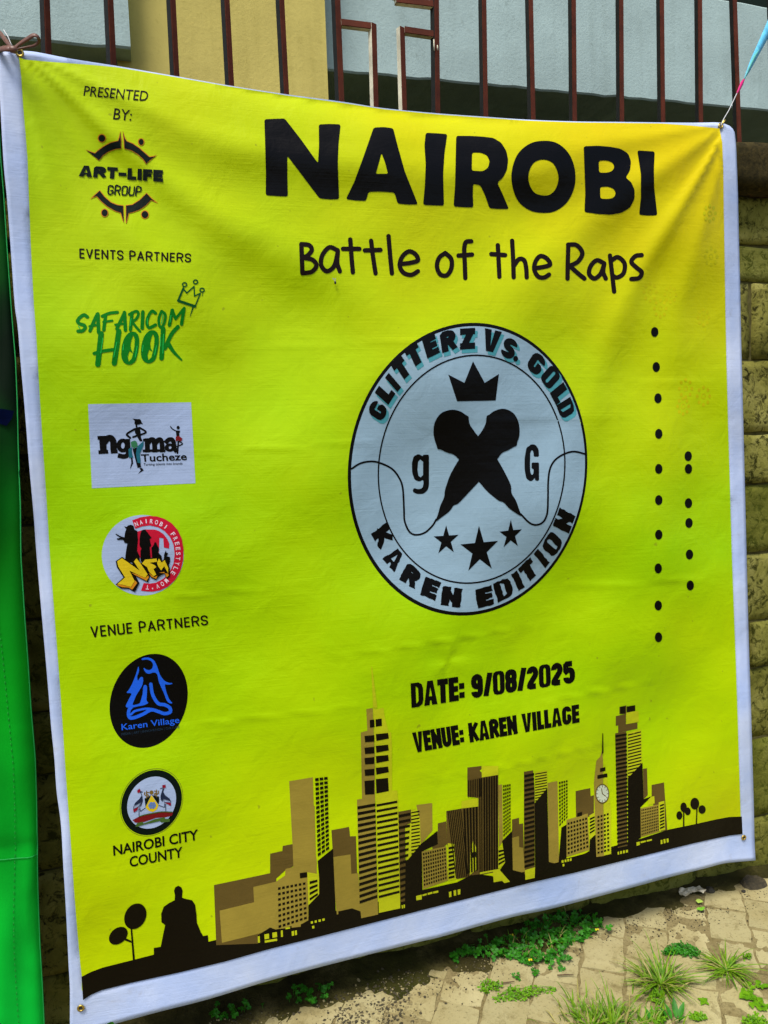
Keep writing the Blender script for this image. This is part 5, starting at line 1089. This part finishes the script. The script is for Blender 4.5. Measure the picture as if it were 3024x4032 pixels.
tag(so_, 'thin white string end sticking up beside the brown ribbon knot', 'string')

q5 = T(2700, 0, .3616)
e0 = surf([(2838, 495)], 0.003)[0]
tie = empty('ribbon_streamer', tuple(e0)); tag(tie, 'cyan and magenta ribbon pulled tight from the brass corner eyelet to the fence', 'ribbon')
mb = MB(); ln = path3(q5([(382, 1368), (400, 1325), (418, 1288), (470, 1200), (520, 1095), (560, 1010)]), [-0.055, -0.055, -0.05, -0.035, -0.018, -0.005]); mb.tube(ln, 0.0011, 6); mb.build('thread', WSTR, tie, True)
mb = MB(); ln = path3(q5([(430, 1302), (412, 1315), (398, 1345), (412, 1340), (424, 1310), (436, 1318)]), [-0.056]*6); mb.tube(ln, 0.0012, 6); mb.build('wire_twist', brass, tie, True)
MAG = simple('magenta_ribbon', (0.62, 0.0, 0.16), 0.4, 0, 0.15, 90, 0.2, 0.001); CYA = simple('cyan_ribbon', (0.10, 0.47, 0.72), 0.35, 0, 0.2, 60, 0.3, 0.001); CYG = simple('aqua_ribbon', (0.12, 0.50, 0.45), 0.35, 0, 0.2, 60, 0.3, 0.001)
strip('ribbon_knot', path3(q5([(556, 1018), (585, 965), (612, 905), (640, 855)]), [-0.006, 0.0, 0.006, 0.012]), [0.002, 0.0075, 0.0085, 0.002], MAG, tie, 0.0012)
strip('ribbon_strip', path3(q5([(636, 862), (680, 770), (740, 640), (810, 500), (890, 335), (990, 120), (1090, -90)]), [0.010, 0.018, 0.03, 0.045, 0.06, 0.085, 0.108]), [0.002, 0.010, 0.016, 0.019, 0.024, 0.028, 0.024], CYA, tie, 0.0004)
strip('ribbon_strip', path3(q5([(640, 858), (690, 745), (750, 620), (800, 540)]), [0.008, 0.014, 0.024, 0.034]), [0.001, 0.005, 0.008, 0.002], CYG, tie, 0.0004)

# ---- green cloth hung beside the banner
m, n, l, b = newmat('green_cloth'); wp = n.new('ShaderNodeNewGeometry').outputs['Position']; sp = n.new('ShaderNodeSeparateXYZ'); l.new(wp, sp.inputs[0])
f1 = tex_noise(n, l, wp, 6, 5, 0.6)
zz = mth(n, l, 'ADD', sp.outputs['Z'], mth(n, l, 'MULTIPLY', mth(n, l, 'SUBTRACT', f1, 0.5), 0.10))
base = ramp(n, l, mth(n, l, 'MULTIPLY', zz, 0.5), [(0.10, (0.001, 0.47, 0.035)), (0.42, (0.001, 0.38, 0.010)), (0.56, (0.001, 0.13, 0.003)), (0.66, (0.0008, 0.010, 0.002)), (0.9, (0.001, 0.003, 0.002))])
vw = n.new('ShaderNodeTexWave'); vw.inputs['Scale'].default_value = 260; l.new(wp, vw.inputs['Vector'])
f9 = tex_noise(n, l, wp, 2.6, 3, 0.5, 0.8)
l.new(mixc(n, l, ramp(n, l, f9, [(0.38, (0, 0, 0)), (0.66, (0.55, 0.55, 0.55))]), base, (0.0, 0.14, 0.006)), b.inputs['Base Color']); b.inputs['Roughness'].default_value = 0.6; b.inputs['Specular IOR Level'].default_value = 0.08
bump(n, l, f1, 0.3, 0.006, b); CLOTH = m
edge = [(-14, 200), (-8, 380), (2, 625), (12, 747), (24, 950), (41, 1197), (50, 1313), (59, 1417), (66, 1584), (70, 1742), (75, 1878), (80, 1990), (83, 2194), (100, 2450), (111, 2600), (123, 2794), (139, 2988), (144, 3183), (146, 3442), (149, 3571), (155, 3733), (165, 3895), (172, 4032), (178, 4180)]
EY = -0.055
ed3 = ony(edge, EY); zs = ed3[:, 2][::-1]; xs_ = ed3[:, 0][::-1]
def cloth_pt(uu, z):
    """uu = metres in from the free edge"""
    xe = float(np.interp(z, zs, xs_))
    y = EY - 0.016*math.sin(uu*27+1.6*math.sin(z*2.6))*min(1, uu/0.05) - 0.008*math.sin(uu*61+z*4+2*math.sin(z*5)) * min(1, uu/0.05) - 0.006*math.sin((uu+z*0.6)*30)*math.exp(-((z-0.42)/0.12)**2)*min(1, uu/0.02) + 0.006*math.sin(z*5+uu*9) + 0.012*math.exp(-uu/0.006)
    y += 0.005*math.exp(-((z-0.52-0.12*uu)/0.012)**2) + 0.010*N3(uu*9, z*5, 3)*min(1, uu/0.03)
    return (xe-uu, y, z)
gc = empty('cloth_banner', cloth_pt(0.4, 0.02)); tag(gc, 'green cloth banner fading to black at its top, hung beside the yellow banner', 'banner')
nu, nv = 90, 140; V = []
us = [0.95*(i/nu)**1.6 for i in range(nu+1)]; z_lo, z_hi = 0.02, 2.02
for j in range(nv+1):
    z = z_lo+(z_hi-z_lo)*j/nv
    for i in range(nu+1): V.append(cloth_pt(us[i], z))
Fc = [(j*(nu+1)+i, (j+1)*(nu+1)+i, (j+1)*(nu+1)+i+1, j*(nu+1)+i+1) for j in range(nv) for i in range(nu)]
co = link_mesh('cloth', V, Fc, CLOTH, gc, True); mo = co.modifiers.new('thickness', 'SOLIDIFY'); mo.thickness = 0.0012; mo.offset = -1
THR = simple('dark_thread', (0.001, 0.21, 0.02), 0.8, 0, 0.1, 60, 0); LTH = simple('pale_thread', (0.004, 0.33, 0.06), 0.7, 0, 0.1, 60, 0)
def seam(name, pts, mat, r=0.0008, dash=None):
    mb = MB(); P = [Vector(cloth_pt(a_, z_))+Vector((0, -0.0018, 0)) for a_, z_ in pts]
    if dash is None: mb.tube(P, r, 5)
    else:
        for i in range(0, len(P)-1, 2): mb.tube([P[i], P[i+1]], r, 5)
    return mb.build(name, mat, gc, True)
seam('stitched_seam', [(0.042+0.004*math.sin(z_*7), z_) for z_ in np.linspace(0.03, 1.0, 160)], THR, 0.0005, True)['kind'] = 'stuff'
seam('edge_hem', [(0.001, z_) for z_ in np.linspace(0.03, 1.95, 120)], LTH, 0.0012)
seam('cross_seam', [(u_, 0.50+0.10*u_) for u_ in np.linspace(0.002, 0.5, 60)], LTH, 0.0007)
# lower panel of the cloth lies over the upper one
NAVY = simple('navy_patch', (0.001, 0.003, 0.02), 0.9, 0, 0.2, 60, 0, 0.002, 0.02)
def patch(px):
    P = ony(px, EY-0.03); V = []
    for p_ in P:
        xe = float(np.interp(p_[2], zs, xs_)); V.append(Vector(cloth_pt(max(0.0, xe-p_[0]), p_[2]))+Vector((0, -0.004, 0)))
    return link_mesh('printed_patch', V, [tuple(range(len(V)))], NAVY, gc)
patch([(-60, 1600), (0, 1606), (43, 1613), (34, 1645), (14, 1674), (-60, 1650)]); patch([(61, 1858), (73, 1850), (74, 1880), (63, 1882)])

# ---- litter
PAP = simple('grubby_paper', (0.62, 0.57, 0.42), 0.85, 0, 0.3, 60, 0.5, 0.002)
r7 = T(2300, 3400, .4364)
def crumple(name, pts, h, mat, nsub, seed, label, cat):
    P = onz(r7(pts), 0.004); c = P.mean(0); bm = bmesh.new()
    vs_ = [bm.verts.new(tuple(p_)) for p_ in P]; f_ = bm.faces.new(vs_)
    bmesh.ops.triangulate(bm, faces=[f_]); bmesh.ops.subdivide_edges(bm, edges=bm.edges, cuts=nsub, use_grid_fill=True)
    for v_ in bm.verts:
        q = v_.co*70+Vector((seed, 0, 0)); v_.co.z = 0.006+h*(0.35+0.55*abs(noise.noise(q*0.6))+0.25*noise.noise(q*1.4)); v_.co.x += 0.003*noise.noise(q*1.7+Vector((5, 5, 5))); v_.co.y += 0.004*noise.noise(q*1.7)
    me = bpy.data.meshes.new(name); bm.to_mesh(me); bm.free(); me.materials.append(mat); o = bpy.data.objects.new(name, me); COL.objects.link(o)
    so = o.modifiers.new('t', 'SOLIDIFY'); so.thickness = 0.0006; return tag(o, label, cat)
crumple('crumpled_paper', [(845, 285), (870, 262), (905, 268), (885, 245), (940, 258), (985, 238), (1040, 240), (1098, 285), (1085, 312), (1040, 300), (985, 300), (930, 328), (875, 325)], 0.022, PAP, 3, 2.0, 'crumpled dirty white paper on the ground by the wall', 'paper')
LIME = simple('lime_petal', (0.42, 0.60, 0.09), 0.7, 0, 0.3, 60, 0.2); LIMG = simple('lime_leaf', (0.16, 0.42, 0.02), 0.7, 0, 0.3, 60, 0.2)
crumple('petal_scrap', [(995, 348), (1020, 338), (1065, 345), (1072, 365), (1040, 372), (1010, 362)], 0.007, LIME, 2, 8.0, 'pale lime petal scrap lying just below the crumpled paper', 'petal')
crumple('leaf_scrap', [(1015, 422), (1045, 405), (1085, 408), (1090, 430), (1050, 438), (1020, 436)], 0.007, LIMG, 2, 5.0, 'bright green leaf scrap on the paving below the lime petal', 'leaf')
STN = simple('dark_pebble', (0.03, 0.027, 0.018), 0.9, 0, 0.4, 60, 0.3)
def pebble(px, r, label):
    c = onz(r7([px])[0], 0.0)[0]; bm = bmesh.new(); bmesh.ops.create_icosphere(bm, subdivisions=2, radius=r)
    for v_ in bm.verts: v_.co = Vector((v_.co.x*1.2, v_.co.y, v_.co.z*0.7))*(1+0.5*noise.noise(v_.co*(1.2/r)+Vector((px[0], 0, 0))))
    me = bpy.data.meshes.new('stone'); bm.to_mesh(me); bm.free(); me.materials.append(STN); o = bpy.data.objects.new('stone', me); COL.objects.link(o); o.location = (c[0], c[1], r*0.5); return tag(o, label, 'stone')
pebble((1135, 258), 0.011, 'black lump of stone right beside the crumpled paper'); pebble((1437, 258), 0.005, 'small dark pebble on the pale paving near the dark damp soil'); 
twg = simple('dry_twig', (0.10, 0.065, 0.03), 0.9, 0, 0.3, 50, 0.3)
z8 = T(1600, 3400, .5425)
def twig(pts, r, label):
    P = [Vector(p_) for p_ in onz(z8(pts), 0.006)]; mb = MB(); mb.tube(P, [r, r*1.1, r*0.6][:len(P)] if len(P) == 3 else r, 6); return tag(mb.build('twig', twg, None, True), label, 'twig')
twig([(1095, 811), (1150, 806), (1215, 809)], 0.0016, 'short dry twig lying flat on pale paving'); twig([(1200, 495), (1290, 475), (1395, 458)], 0.0018, 'long dark stem trailing out of the clover patch'); twig([(690, 868), (740, 862), (785, 855)], 0.0013, 'thin dry stalk beside the small weed on the paving')
# damp dark soil patch by the wall foot
P = onz(r7(smooth_loop([(1400, 175), (1450, 140), (1520, 135), (1600, 150), (1655, 190), (1620, 225), (1540, 240), (1450, 225)], 3)), 0.0)
DAMP = simple('damp_soil', (0.045, 0.036, 0.018), 0.9, 0, 0.5, 90, 0.8, 0.006)
bm = bmesh.new(); vs_ = [bm.verts.new((p_[0], p_[1], 0.002)) for p_ in P]; f_ = bm.faces.new(vs_); bmesh.ops.poke(bm, faces=[f_])
bmesh.ops.subdivide_edges(bm, edges=bm.edges, cuts=4, use_grid_fill=True); bmesh.ops.triangulate(bm, faces=bm.faces)
for v_ in bm.verts:
    eb = v_.is_boundary; v_.co.x += 0.006*noise.noise(v_.co*60); v_.co.z = (0.001 if eb else 0.012+0.005*noise.noise(v_.co*50))+max(dirt_h(v_.co.x, v_.co.y), fill_h(v_.co.x, v_.co.y))
bmesh.ops.recalc_face_normals(bm, faces=bm.faces)
me = bpy.data.meshes.new('soil_patch'); bm.to_mesh(me); bm.free(); me.materials.append(DAMP); o = bpy.data.objects.new('soil_patch', me); COL.objects.link(o); o['kind'] = 'structure'
# gravel and crumbs
GRV = [simple('grit_dark', (0.05, 0.042, 0.02), 0.95, 0, 0.4, 80, 0), simple('grit_tan', (0.24, 0.20, 0.09), 0.95, 0, 0.4, 80, 0)]
ico = [Vector(v_) for v_ in ((0, 0, 1), (.89, 0, .45), (.28, .85, .45), (-.72, .53, .45), (-.72, -.53, .45), (.28, -.85, .45), (.72, .53, -.45), (-.28, .85, -.45), (-.89, 0, -.45), (-.28, -.85, -.45), (.72, -.53, -.45), (0, 0, -1))]
icf = [(0, 1, 2), (0, 2, 3), (0, 3, 4), (0, 4, 5), (0, 5, 1), (1, 6, 2), (2, 7, 3), (3, 8, 4), (4, 9, 5), (5, 10, 1), (1, 10, 6), (2, 6, 7), (3, 7, 8), (4, 8, 9), (5, 9, 10), (6, 11, 7), (7, 11, 8), (8, 11, 9), (9, 11, 10), (10, 11, 6)]
mb = MB()
def crumb(x, y, r):
    z = max(fill_h(x, y), dirt_h(x, y), -0.001); a_ = random.uniform(0, 6.28); sc = (random.uniform(.7, 1.3), random.uniform(.7, 1.3), random.uniform(.5, .9))
    ca, sa = math.cos(a_), math.sin(a_); V = []
    for v_ in ico:
        k_ = r*random.uniform(.75, 1.2); p_ = (v_.x*sc[0]*k_, v_.y*sc[1]*k_, v_.z*sc[2]*k_); V.append((x+p_[0]*ca-p_[1]*sa, y+p_[0]*sa+p_[1]*ca, z+p_[2]+r*0.2))
    mb.add(V, icf, 0 if random.random() < 0.62 else 1)
for _ in range(2200):
    x = random.uniform(0.0, 2.2); crumb(x, 0.0-abs(random.gauss(0, 0.05+0.03*N3(x*4, 9)))+0.03*N3(x*5, 1), random.uniform(0.0008, 0.0026))
zl = T(300, 3600, .8439)
gc_ = onz(zl([(1370, 455)])[0])[0]
for _ in range(700): crumb(random.gauss(gc_[0], 0.07), random.gauss(gc_[1], 0.035), random.uniform(0.001, 0.0042))
for _ in range(320): crumb(random.uniform(0.2, 2.0), random.uniform(-0.7, -0.05), random.uniform(0.0006, 0.002))
tag(mb.build('gravel', GRV), 'loose dark grit and gravel scattered along the wall foot', 'gravel', None, 'stuff')

# ---- plants
def leafmat(name, rgb, tip):
    m, n, l, b = newmat(name); wv = n.new('ShaderNodeNewGeometry').outputs['Position']; f1 = tex_noise(n, l, wv, 55, 4, 0.6)
    l.new(ramp(n, l, f1, [(0.3, rgb), (0.7, tip)]), b.inputs['Base Color']); b.inputs['Roughness'].default_value = 0.5; b.inputs['Specular IOR Level'].default_value = 0.3
    tr = n.new('ShaderNodeBsdfTranslucent'); l.new(ramp(n, l, f1, [(0.3, rgb), (0.7, tip)]), tr.inputs[0]); mx = n.new('ShaderNodeMixShader'); mx.inputs[0].default_value = 0.3
    l.new(b.outputs[0], mx.inputs[1]); l.new(tr.outputs[0], mx.inputs[2]); l.new(mx.outputs[0], n['Material Output'].inputs[0]); return m
CLV = leafmat('clover_green', (0.012, 0.11, 0.004), (0.05, 0.29, 0.010)); GRS = leafmat('grass_green', (0.045, 0.17, 0.003), (0.25, 0.42, 0.010)); WED = leafmat('weed_green', (0.07, 0.24, 0.002), (0.20, 0.42, 0.006)); DRY = leafmat('dry_blade', (0.30, 0.26, 0.08), (0.42, 0.38, 0.12)); FLO = leafmat('yellow_flower', (0.7, 0.55, 0.01), (0.8, 0.7, 0.02))
def frame(nrm):
    nrm = nrm.normalized(); a_ = nrm.cross(Vector((0.3, 0.9, 0.1))).normalized(); return a_, nrm.cross(a_), nrm
def heart(mb, base, d, nrm, L, w, m=0):
    """one leaflet: a folded, notched blade"""
    s_ = nrm.cross(d).normalized(); pts = [(0, 0), (.35, .42), (.75, .5), (1.0, .28), (.92, 0), (1.0, -.28), (.75, -.5), (.35, -.42)]
    V = [base+d*(a_*L)+s_*(b_*w)+nrm*(abs(b_)*0.22*L+0.05*L*math.sin(a_*3)) for a_, b_ in pts]; V.append(base+d*(0.6*L))
    mb.add(V, [(8, i, (i+1) % 8) for i in range(8)], m)
def clover(mb, x, y, z, hgt, L):
    top = Vector((x+random.gauss(0, .3)*hgt, y+random.gauss(0, .3)*hgt-0.3*hgt, z+hgt)); root = Vector((x, y, z))
    mb.tube([root, root.lerp(top, .5)+Vector((0, 0, hgt*.1)), top], 0.0006, 3)
    nrm = Vector((random.gauss(0, .35), random.gauss(-.35, .35), 1)).normalized(); a_, b_, nn = frame(nrm); t0 = random.uniform(0, 6.28)
    for k_ in range(3):
        t = t0+k_*2.094+random.uniform(-.2, .2); d = (a_*math.cos(t)+b_*math.sin(t)).normalized(); heart(mb, top, d, nn, L*random.uniform(.85, 1.15), L*random.uniform(.95, 1.2))
def in_poly(poly_, n_):
    A = np.array(poly_); lo, hi = A.min(0), A.max(0); o = []
    while len(o) < n_:
        p_ = np.array([[random.uniform(lo[0], hi[0]), random.uniform(lo[1], hi[1])]])
        if winding(poly_, p_)[0] != 0: o.append(tuple(p_[0]))
    return o
def gz(x, y): return max(fill_h(x, y), dirt_h(x, y), -0.002)
def blade(mb, base, az_, lean, L, w, m=0, droop=1.0, n_=6):
    d = Vector((math.cos(az_), math.sin(az_), 0)); s_ = Vector((-d.y, d.x, 0)); V, Fc = [], []; p_ = base.copy(); el = math.pi/2-lean
    for i in range(n_+1):
        t = i/n_; ww = w*(1-t)**0.7*(0.6+0.8*min(1, t*4)) if i < n_ else 0.0002
        V += [p_-s_*ww/2+Vector((0, 0, ww*.25)), p_, p_+s_*ww/2+Vector((0, 0, ww*.25))]
        el -= droop*(0.9/n_)*(0.4+1.4*t); p_ = p_+(d*math.cos(el)+Vector((0, 0, math.sin(el))))*(L/n_)
        if p_.z < 0.003: p_.z = 0.003+0.001*random.random()
    for i in range(n_):
        a_ = i*3; Fc += [(a_, a_+1, a_+4, a_+3), (a_+1, a_+2, a_+5, a_+4)]
    mb.add(V, Fc, m)
# the big clover patch against the wall foot
mb = MB()
for p_ in in_poly(z8([(420, 640), (600, 560), (760, 520), (940, 440), (1100, 400), (1280, 360), (1420, 400), (1430, 450), (1340, 480), (1240, 550), (1170, 620), (1190, 680), (1120, 720), (980, 700), (860, 680), (740, 660), (640, 670), (520, 660)]), 330):
    c = onz(p_, 0.012)[0]; clover(mb, c[0], c[1], gz(c[0], c[1]), random.uniform(0.004, 0.022), random.uniform(0.0035, 0.0105))
for p_ in z8([(1325, 505), (1215, 530), (1395, 445), (1065, 745), (1130, 740), (925, 795), (830, 690), (735, 660), (795, 815), (890, 720)]):
    c = onz(p_, 0.006)[0]
    for _ in range(3): clover(mb, c[0]+random.gauss(0, .006), c[1]+random.gauss(0, .005), gz(c[0], c[1]), random.uniform(.005, .014), random.uniform(.005, .008))
for p_ in z8([(845, 488), (900, 700), (765, 520), (1385, 480)]):
    c = onz(p_, 0.02)[0]; heart(mb, Vector(c), Vector((1, 0, 0)), Vector((0, -.5, 1)).normalized(), .005, .006, 1); heart(mb, Vector(c), Vector((-1, .3, 0)).normalized(), Vector((0, -.5, 1)).normalized(), .005, .006, 1)
for p_ in in_poly(z8([(560, 640), (760, 540), (1000, 430), (1250, 380), (1300, 430), (1100, 640), (900, 690)]), 60):
    c = onz(p_, 0.01)[0]; blade(mb, Vector((c[0], c[1], gz(c[0], c[1]))), random.uniform(0, 6.28), random.uniform(.1, 1.0), random.uniform(.02, .05), .0024, 2 if random.random() < .6 else 3)
tag(mb.build('clover', [CLV, FLO, WED, DRY]), 'dense green clover growing out from under the banner along the wall', 'clover', None, 'stuff')
# shaded sprigs further along
for i, (pl_, lb) in enumerate(((zl([(980, 370), (1060, 345), (1180, 340), (1170, 400), (1060, 412), (985, 395)]), 'small clover sprig in the deep shade under the banner hem'), (zl([(600, 480), (700, 470), (800, 430), (900, 410), (900, 440), (760, 480), (650, 505)]), 'sparse dark weeds at the shaded wall foot'), (z8([(300, 690), (350, 660), (440, 610), (480, 640), (380, 690), (310, 715)]), 'few clover leaves beside the shaded wall foot'))):
    mb = MB()
    for p_ in in_poly(pl_, 26 if i == 0 else 18):
        c = onz(p_, 0.01)[0]; clover(mb, c[0], c[1], gz(c[0], c[1]), random.uniform(.006, .024), random.uniform(.005, .009))
    tag(mb.build('clover_sprig', CLV), lb, 'plant', 'small plants at the wall foot')
def tuft(name, px, nb, L, label, lean=(0.5, 1.42), w=0.0034, spread=0.02, mats=None, extra=()):
    c = Vector(onz(px, 0.0)[0]); root = empty(name, tuple(c)); tag(root, label, 'grass', 'grass tufts in the paving joints'); mb = MB(); mbd = MB()
    for _ in range(nb):
        a_ = random.uniform(0, 6.28); r_ = abs(random.gauss(0, spread)); b0 = c+Vector((math.cos(a_)*r_, math.sin(a_)*r_, 0)); az_ = a_+random.gauss(0, .6)
        (blade(mbd if random.random() < .24 else mb, b0, az_, random.uniform(*lean), L*random.uniform(.45, 1.1), w*random.uniform(.6, 1.2), 0, random.uniform(.4, 1.5)))
    for az_, ln_, LL in extra: blade(mb, c.copy(), az_, ln_, LL, w, 0, 0.9, 9)
    mb.build('green_blades', GRS, root)['kind'] = 'stuff'; mbd.build('dry_blades', DRY, root)['kind'] = 'stuff'; return root
tuft('grass_tuft', r7([(690, 1090)])[0], 190, 0.085, 'large spiky grass tuft in the paving joint below the weed mat', extra=((3.6, 1.1, .17), (3.5, 1.2, .15), (5.9, 1.1, .19), (5.8, 1.15, .22), (0.6, .9, .12), (1.3, .6, .13), (1.9, .55, .12)), spread=0.02)
tuft('grass_tuft', r7([(1285, 965)])[0], 120, 0.075, 'flat star shaped grass tuft with pale heart beside the large tuft', lean=(0.9, 1.4), spread=0.012, extra=((5.7, 1.2, .13), (5.9, 1.2, .15), (0.2, 1.1, .12), (3.4, 1.2, .10), (2.9, 1.2, .12)))
tuft('grass_tuft', r7([(250, 1500)])[0], 200, 0.060, 'wide ragged grass clump mixed with upright seed stalks', lean=(0.3, 1.35), spread=0.05, w=0.0036, extra=((1.5, .12, .12), (1.9, .2, .11), (1.2, .25, .10)))
tuft('grass_tuft', r7([(60, 1490)])[0], 150, 0.05, 'leafy grass clump next to the ragged seed stalk clump', lean=(0.1, 1.2), spread=0.045, w=0.0042)
tuft('grass_tuft', r7([(560, 1520)])[0], 70, 0.05, 'short grass growing between the broad leaved weed and the ragged clump', lean=(0.1, 1.2), spread=0.05, w=0.0034)
def mat_weed(px_poly, nleaf, size, label, mats=WED, hgt=0.012):
    mb = MB(); P0 = onz(px_poly, 0)
    for p_ in in_poly(px_poly, nleaf):
        c = onz(p_, 0.004)[0]; b0 = Vector((c[0], c[1], gz(c[0], c[1])+random.uniform(0.002, hgt))); t = random.uniform(0, 6.28)
        nn = Vector((random.gauss(0, .45), random.gauss(-.3, .45), 1)).normalized(); d = Vector((math.cos(t), math.sin(t), 0)); d = (d-nn*d.dot(nn)).normalized()
        heart(mb, b0, d, nn, size*random.uniform(.6, 1.3), size*random.uniform(.5, .9))
    for _ in range(max(6, nleaf//14)):
        a_, b_ = random.sample(list(P0), 2); A_, B_ = Vector(a_), Vector(b_); mb.tube([A_.lerp(B_, .2)+Vector((0, 0, .003)), A_.lerp(B_, .5)+Vector((0, 0, .006)), A_.lerp(B_, .8)+Vector((0, 0, .003))], .0007, 4)
    return tag(mb.build('weed_mat', mats), label, 'weed', 'creeping weeds on the paving')
mat_weed(r7([(705, 795), (800, 730), (900, 728), (990, 765), (1050, 800), (1035, 855), (930, 850), (850, 815), (740, 830)]), 330, 0.007, 'dense dark green weed mat above the large grass tuft', CLV)
mat_weed(z8([(530, 920), (545, 870), (620, 850), (700, 880), (690, 910), (640, 920), (600, 950)]), 110, 0.0065, 'small bushy weed at the end of a dry stalk')
mat_weed(z8([(610, 985), (680, 960), (740, 950), (750, 900), (850, 905), (930, 890), (1000, 915), (1090, 905), (1095, 920), (990, 940), (870, 990), (760, 1000), (650, 1005)]), 260, 0.006, 'long low weed strip along a paving joint')
mat_weed(r7([(600, 1210), (640, 1150), (700, 1180), (690, 1260), (640, 1260)]), 60, 0.007, 'yellow green weed sprouting at the foot of the large grass tuft')
mat_weed(r7([(1430, 1410), (1480, 1380), (1600, 1390), (1659, 1430), (1659, 1470), (1440, 1470)]), 150, 0.007, 'mossy weed cushion near the creeping round leaved plant')
mat_weed(r7([(1440, 835), (1480, 820), (1515, 835), (1480, 860), (1445, 855)]), 40, 0.006, 'tiny weed in the joint above the flat star shaped tuft')
mat_weed(r7([(960, 1380), (1030, 1360), (1110, 1380), (1090, 1430), (980, 1420)]), 60, 0.008, 'yellow green weed between broad leaved weed and paving joint')
mat_weed(r7([(590, 1330), (700, 1310), (760, 1360), (720, 1448), (600, 1448)]), 110, 0.007, 'pale fine weed beside the broad pointed leaves')
def broad(px_list, label, size, mat, up_=0.5, name='broadleaf_weed', lw=1.0):
    mb = MB()
    for (x_, y_, az_, s_) in px_list:
        c = onz(r7([(x_, y_)])[0], 0.004)[0]; b0 = Vector((c[0], c[1], 0.003)); d = Vector((math.cos(az_)*math.cos(up_), math.sin(az_)*math.cos(up_), math.sin(up_))); sd_ = Vector((-d.y, d.x, 0)).normalized(); nn = d.cross(sd_); nn = nn if nn.z > 0 else -nn
        L = size*s_; V = []
        for a_, w_ in [(a__, w__*lw) for a__, w__ in ((0, .04), (.15, .2), (.4, .34), (.65, .28), (.85, .14), (1, .0))]:
            V += [b0+d*(a_*L)-sd_*(w_*L)+nn*(w_*L*.3-a_*a_*L*.25), b0+d*(a_*L)-nn*(a_*a_*L*.25), b0+d*(a_*L)+sd_*(w_*L)+nn*(w_*L*.3-a_*a_*L*.25)]
        mb.add(V, [q_ for i in range(5) for q_ in ((i*3, i*3+1, i*3+4, i*3+3), (i*3+1, i*3+2, i*3+5, i*3+4))])
    return tag(mb.build(name, mat, None, True), label, 'weed', 'creeping weeds on the paving')
broad([(790, 1400, 1.6, 1.2), (830, 1390, 1.1, 1.5), (760, 1400, 2.2, 1.1), (860, 1400, .5, 1.4), (600, 1420, 1.6, 1.1), (810, 1420, 5.2, .9), (850, 1430, 5.8, .9), (740, 1430, 3.6, .9)], 'broad pointed dark leaves of a weed beside the short grass', 0.026, CLV, 1.0, lw=0.5)
broad([(1080, 1245, 0.4, 1), (1080, 1245, 2.0, 1), (1080, 1245, 3.6, 1), (1080, 1245, 5.0, .9), (1090, 1250, 1.2, 1)], 'single bright rosette weed in the joint right of the large tuft', 0.015, WED, 0.3)
broad([(1470, 1095, .3, 1), (1490, 1100, 2.5, .9), (1560, 1090, .5, 1.1), (1590, 1105, 5.8, 1), (1545, 1110, 3.2, .9), (1470, 1150, 4.0, 1), (1490, 1190, 2.0, 1.1), (1500, 1200, 5.5, 1), (1540, 1225, 1.0, 1), (1500, 1245, 4.2, 1.1), (1570, 1240, .3, 1), (1590, 1260, 5.0, .9), (1640, 1295, 0, 1), (1450, 1170, 3.0, .8)]+[(1440+random.uniform(0, 60)+max(0, t_y-1190)*1.4+(random.uniform(40, 130) if t_y < 1120 else 0), t_y, random.uniform(0, 6.28), random.uniform(.6, 1.0)) for t_y in np.linspace(1085, 1300, 34)], 'creeping round leaved plant winding over the paving', 0.018, WED, 0.2)
# one sprout in front of the hem at the left
c = ony((424, 4075), -0.13)[0]; mb = MB(); root = Vector((c[0], -0.13, 0.0))
tp = Vector(ony((432, 4022), -0.13)[0]); mb.tube([root, root.lerp(tp, .5)+Vector((.004, 0, 0)), tp-Vector((0, 0, .012))], 0.0012, 6)
for t in (0.2, 2.2, 4.0): heart(mb, tp-Vector((0, 0, .012)), Vector((math.cos(t)*.6, -.3, .6)).normalized(), Vector((0, -1, .3)).normalized(), .014, .016)
tag(mb.build('clover_stalk', CLV), 'single tall dark green sprout standing before the white banner hem', 'plant', 'small plants at the wall foot')
# a fly resting on the print
FLYM = simple('fly_black', (0.01, 0.01, 0.012), 0.4, 0, 0.2, 200, 0); WING = simple('fly_wing', (0.35, 0.36, 0.30), 0.3, 0, 0.2, 200, 0)
P = Vector(surf([(1320, 1112)], 0.006)[0]); fl = empty('fly', tuple(P)); tag(fl, 'small black fly resting on the banner below the subtitle', 'fly')
bm = bmesh.new(); bmesh.ops.create_icosphere(bm, subdivisions=2, radius=0.003)
for v_ in bm.verts: v_.co = Vector((v_.co.x*.8, v_.co.y*.7, v_.co.z*(1.5 if v_.co.z < 0 else 1.1)))+P
me = bpy.data.meshes.new('body'); bm.to_mesh(me); bm.free(); me.materials.append(FLYM); o = bpy.data.objects.new('body', me); COL.objects.link(o); o.parent = fl; o.matrix_parent_inverse = Matrix.Translation(-P)
for sx in (-1, 1):
    mb = MB(); q = P+Vector((0, -.002, .001)); mb.add([q, q+Vector((sx*.003-.002, -.0005, .005)), q+Vector((sx*.004-.003, -.0005, .008)), q+Vector((sx*.001-.002, -.0005, .007))], [(0, 1, 2, 3)]); mb.build('wing', WING, fl)
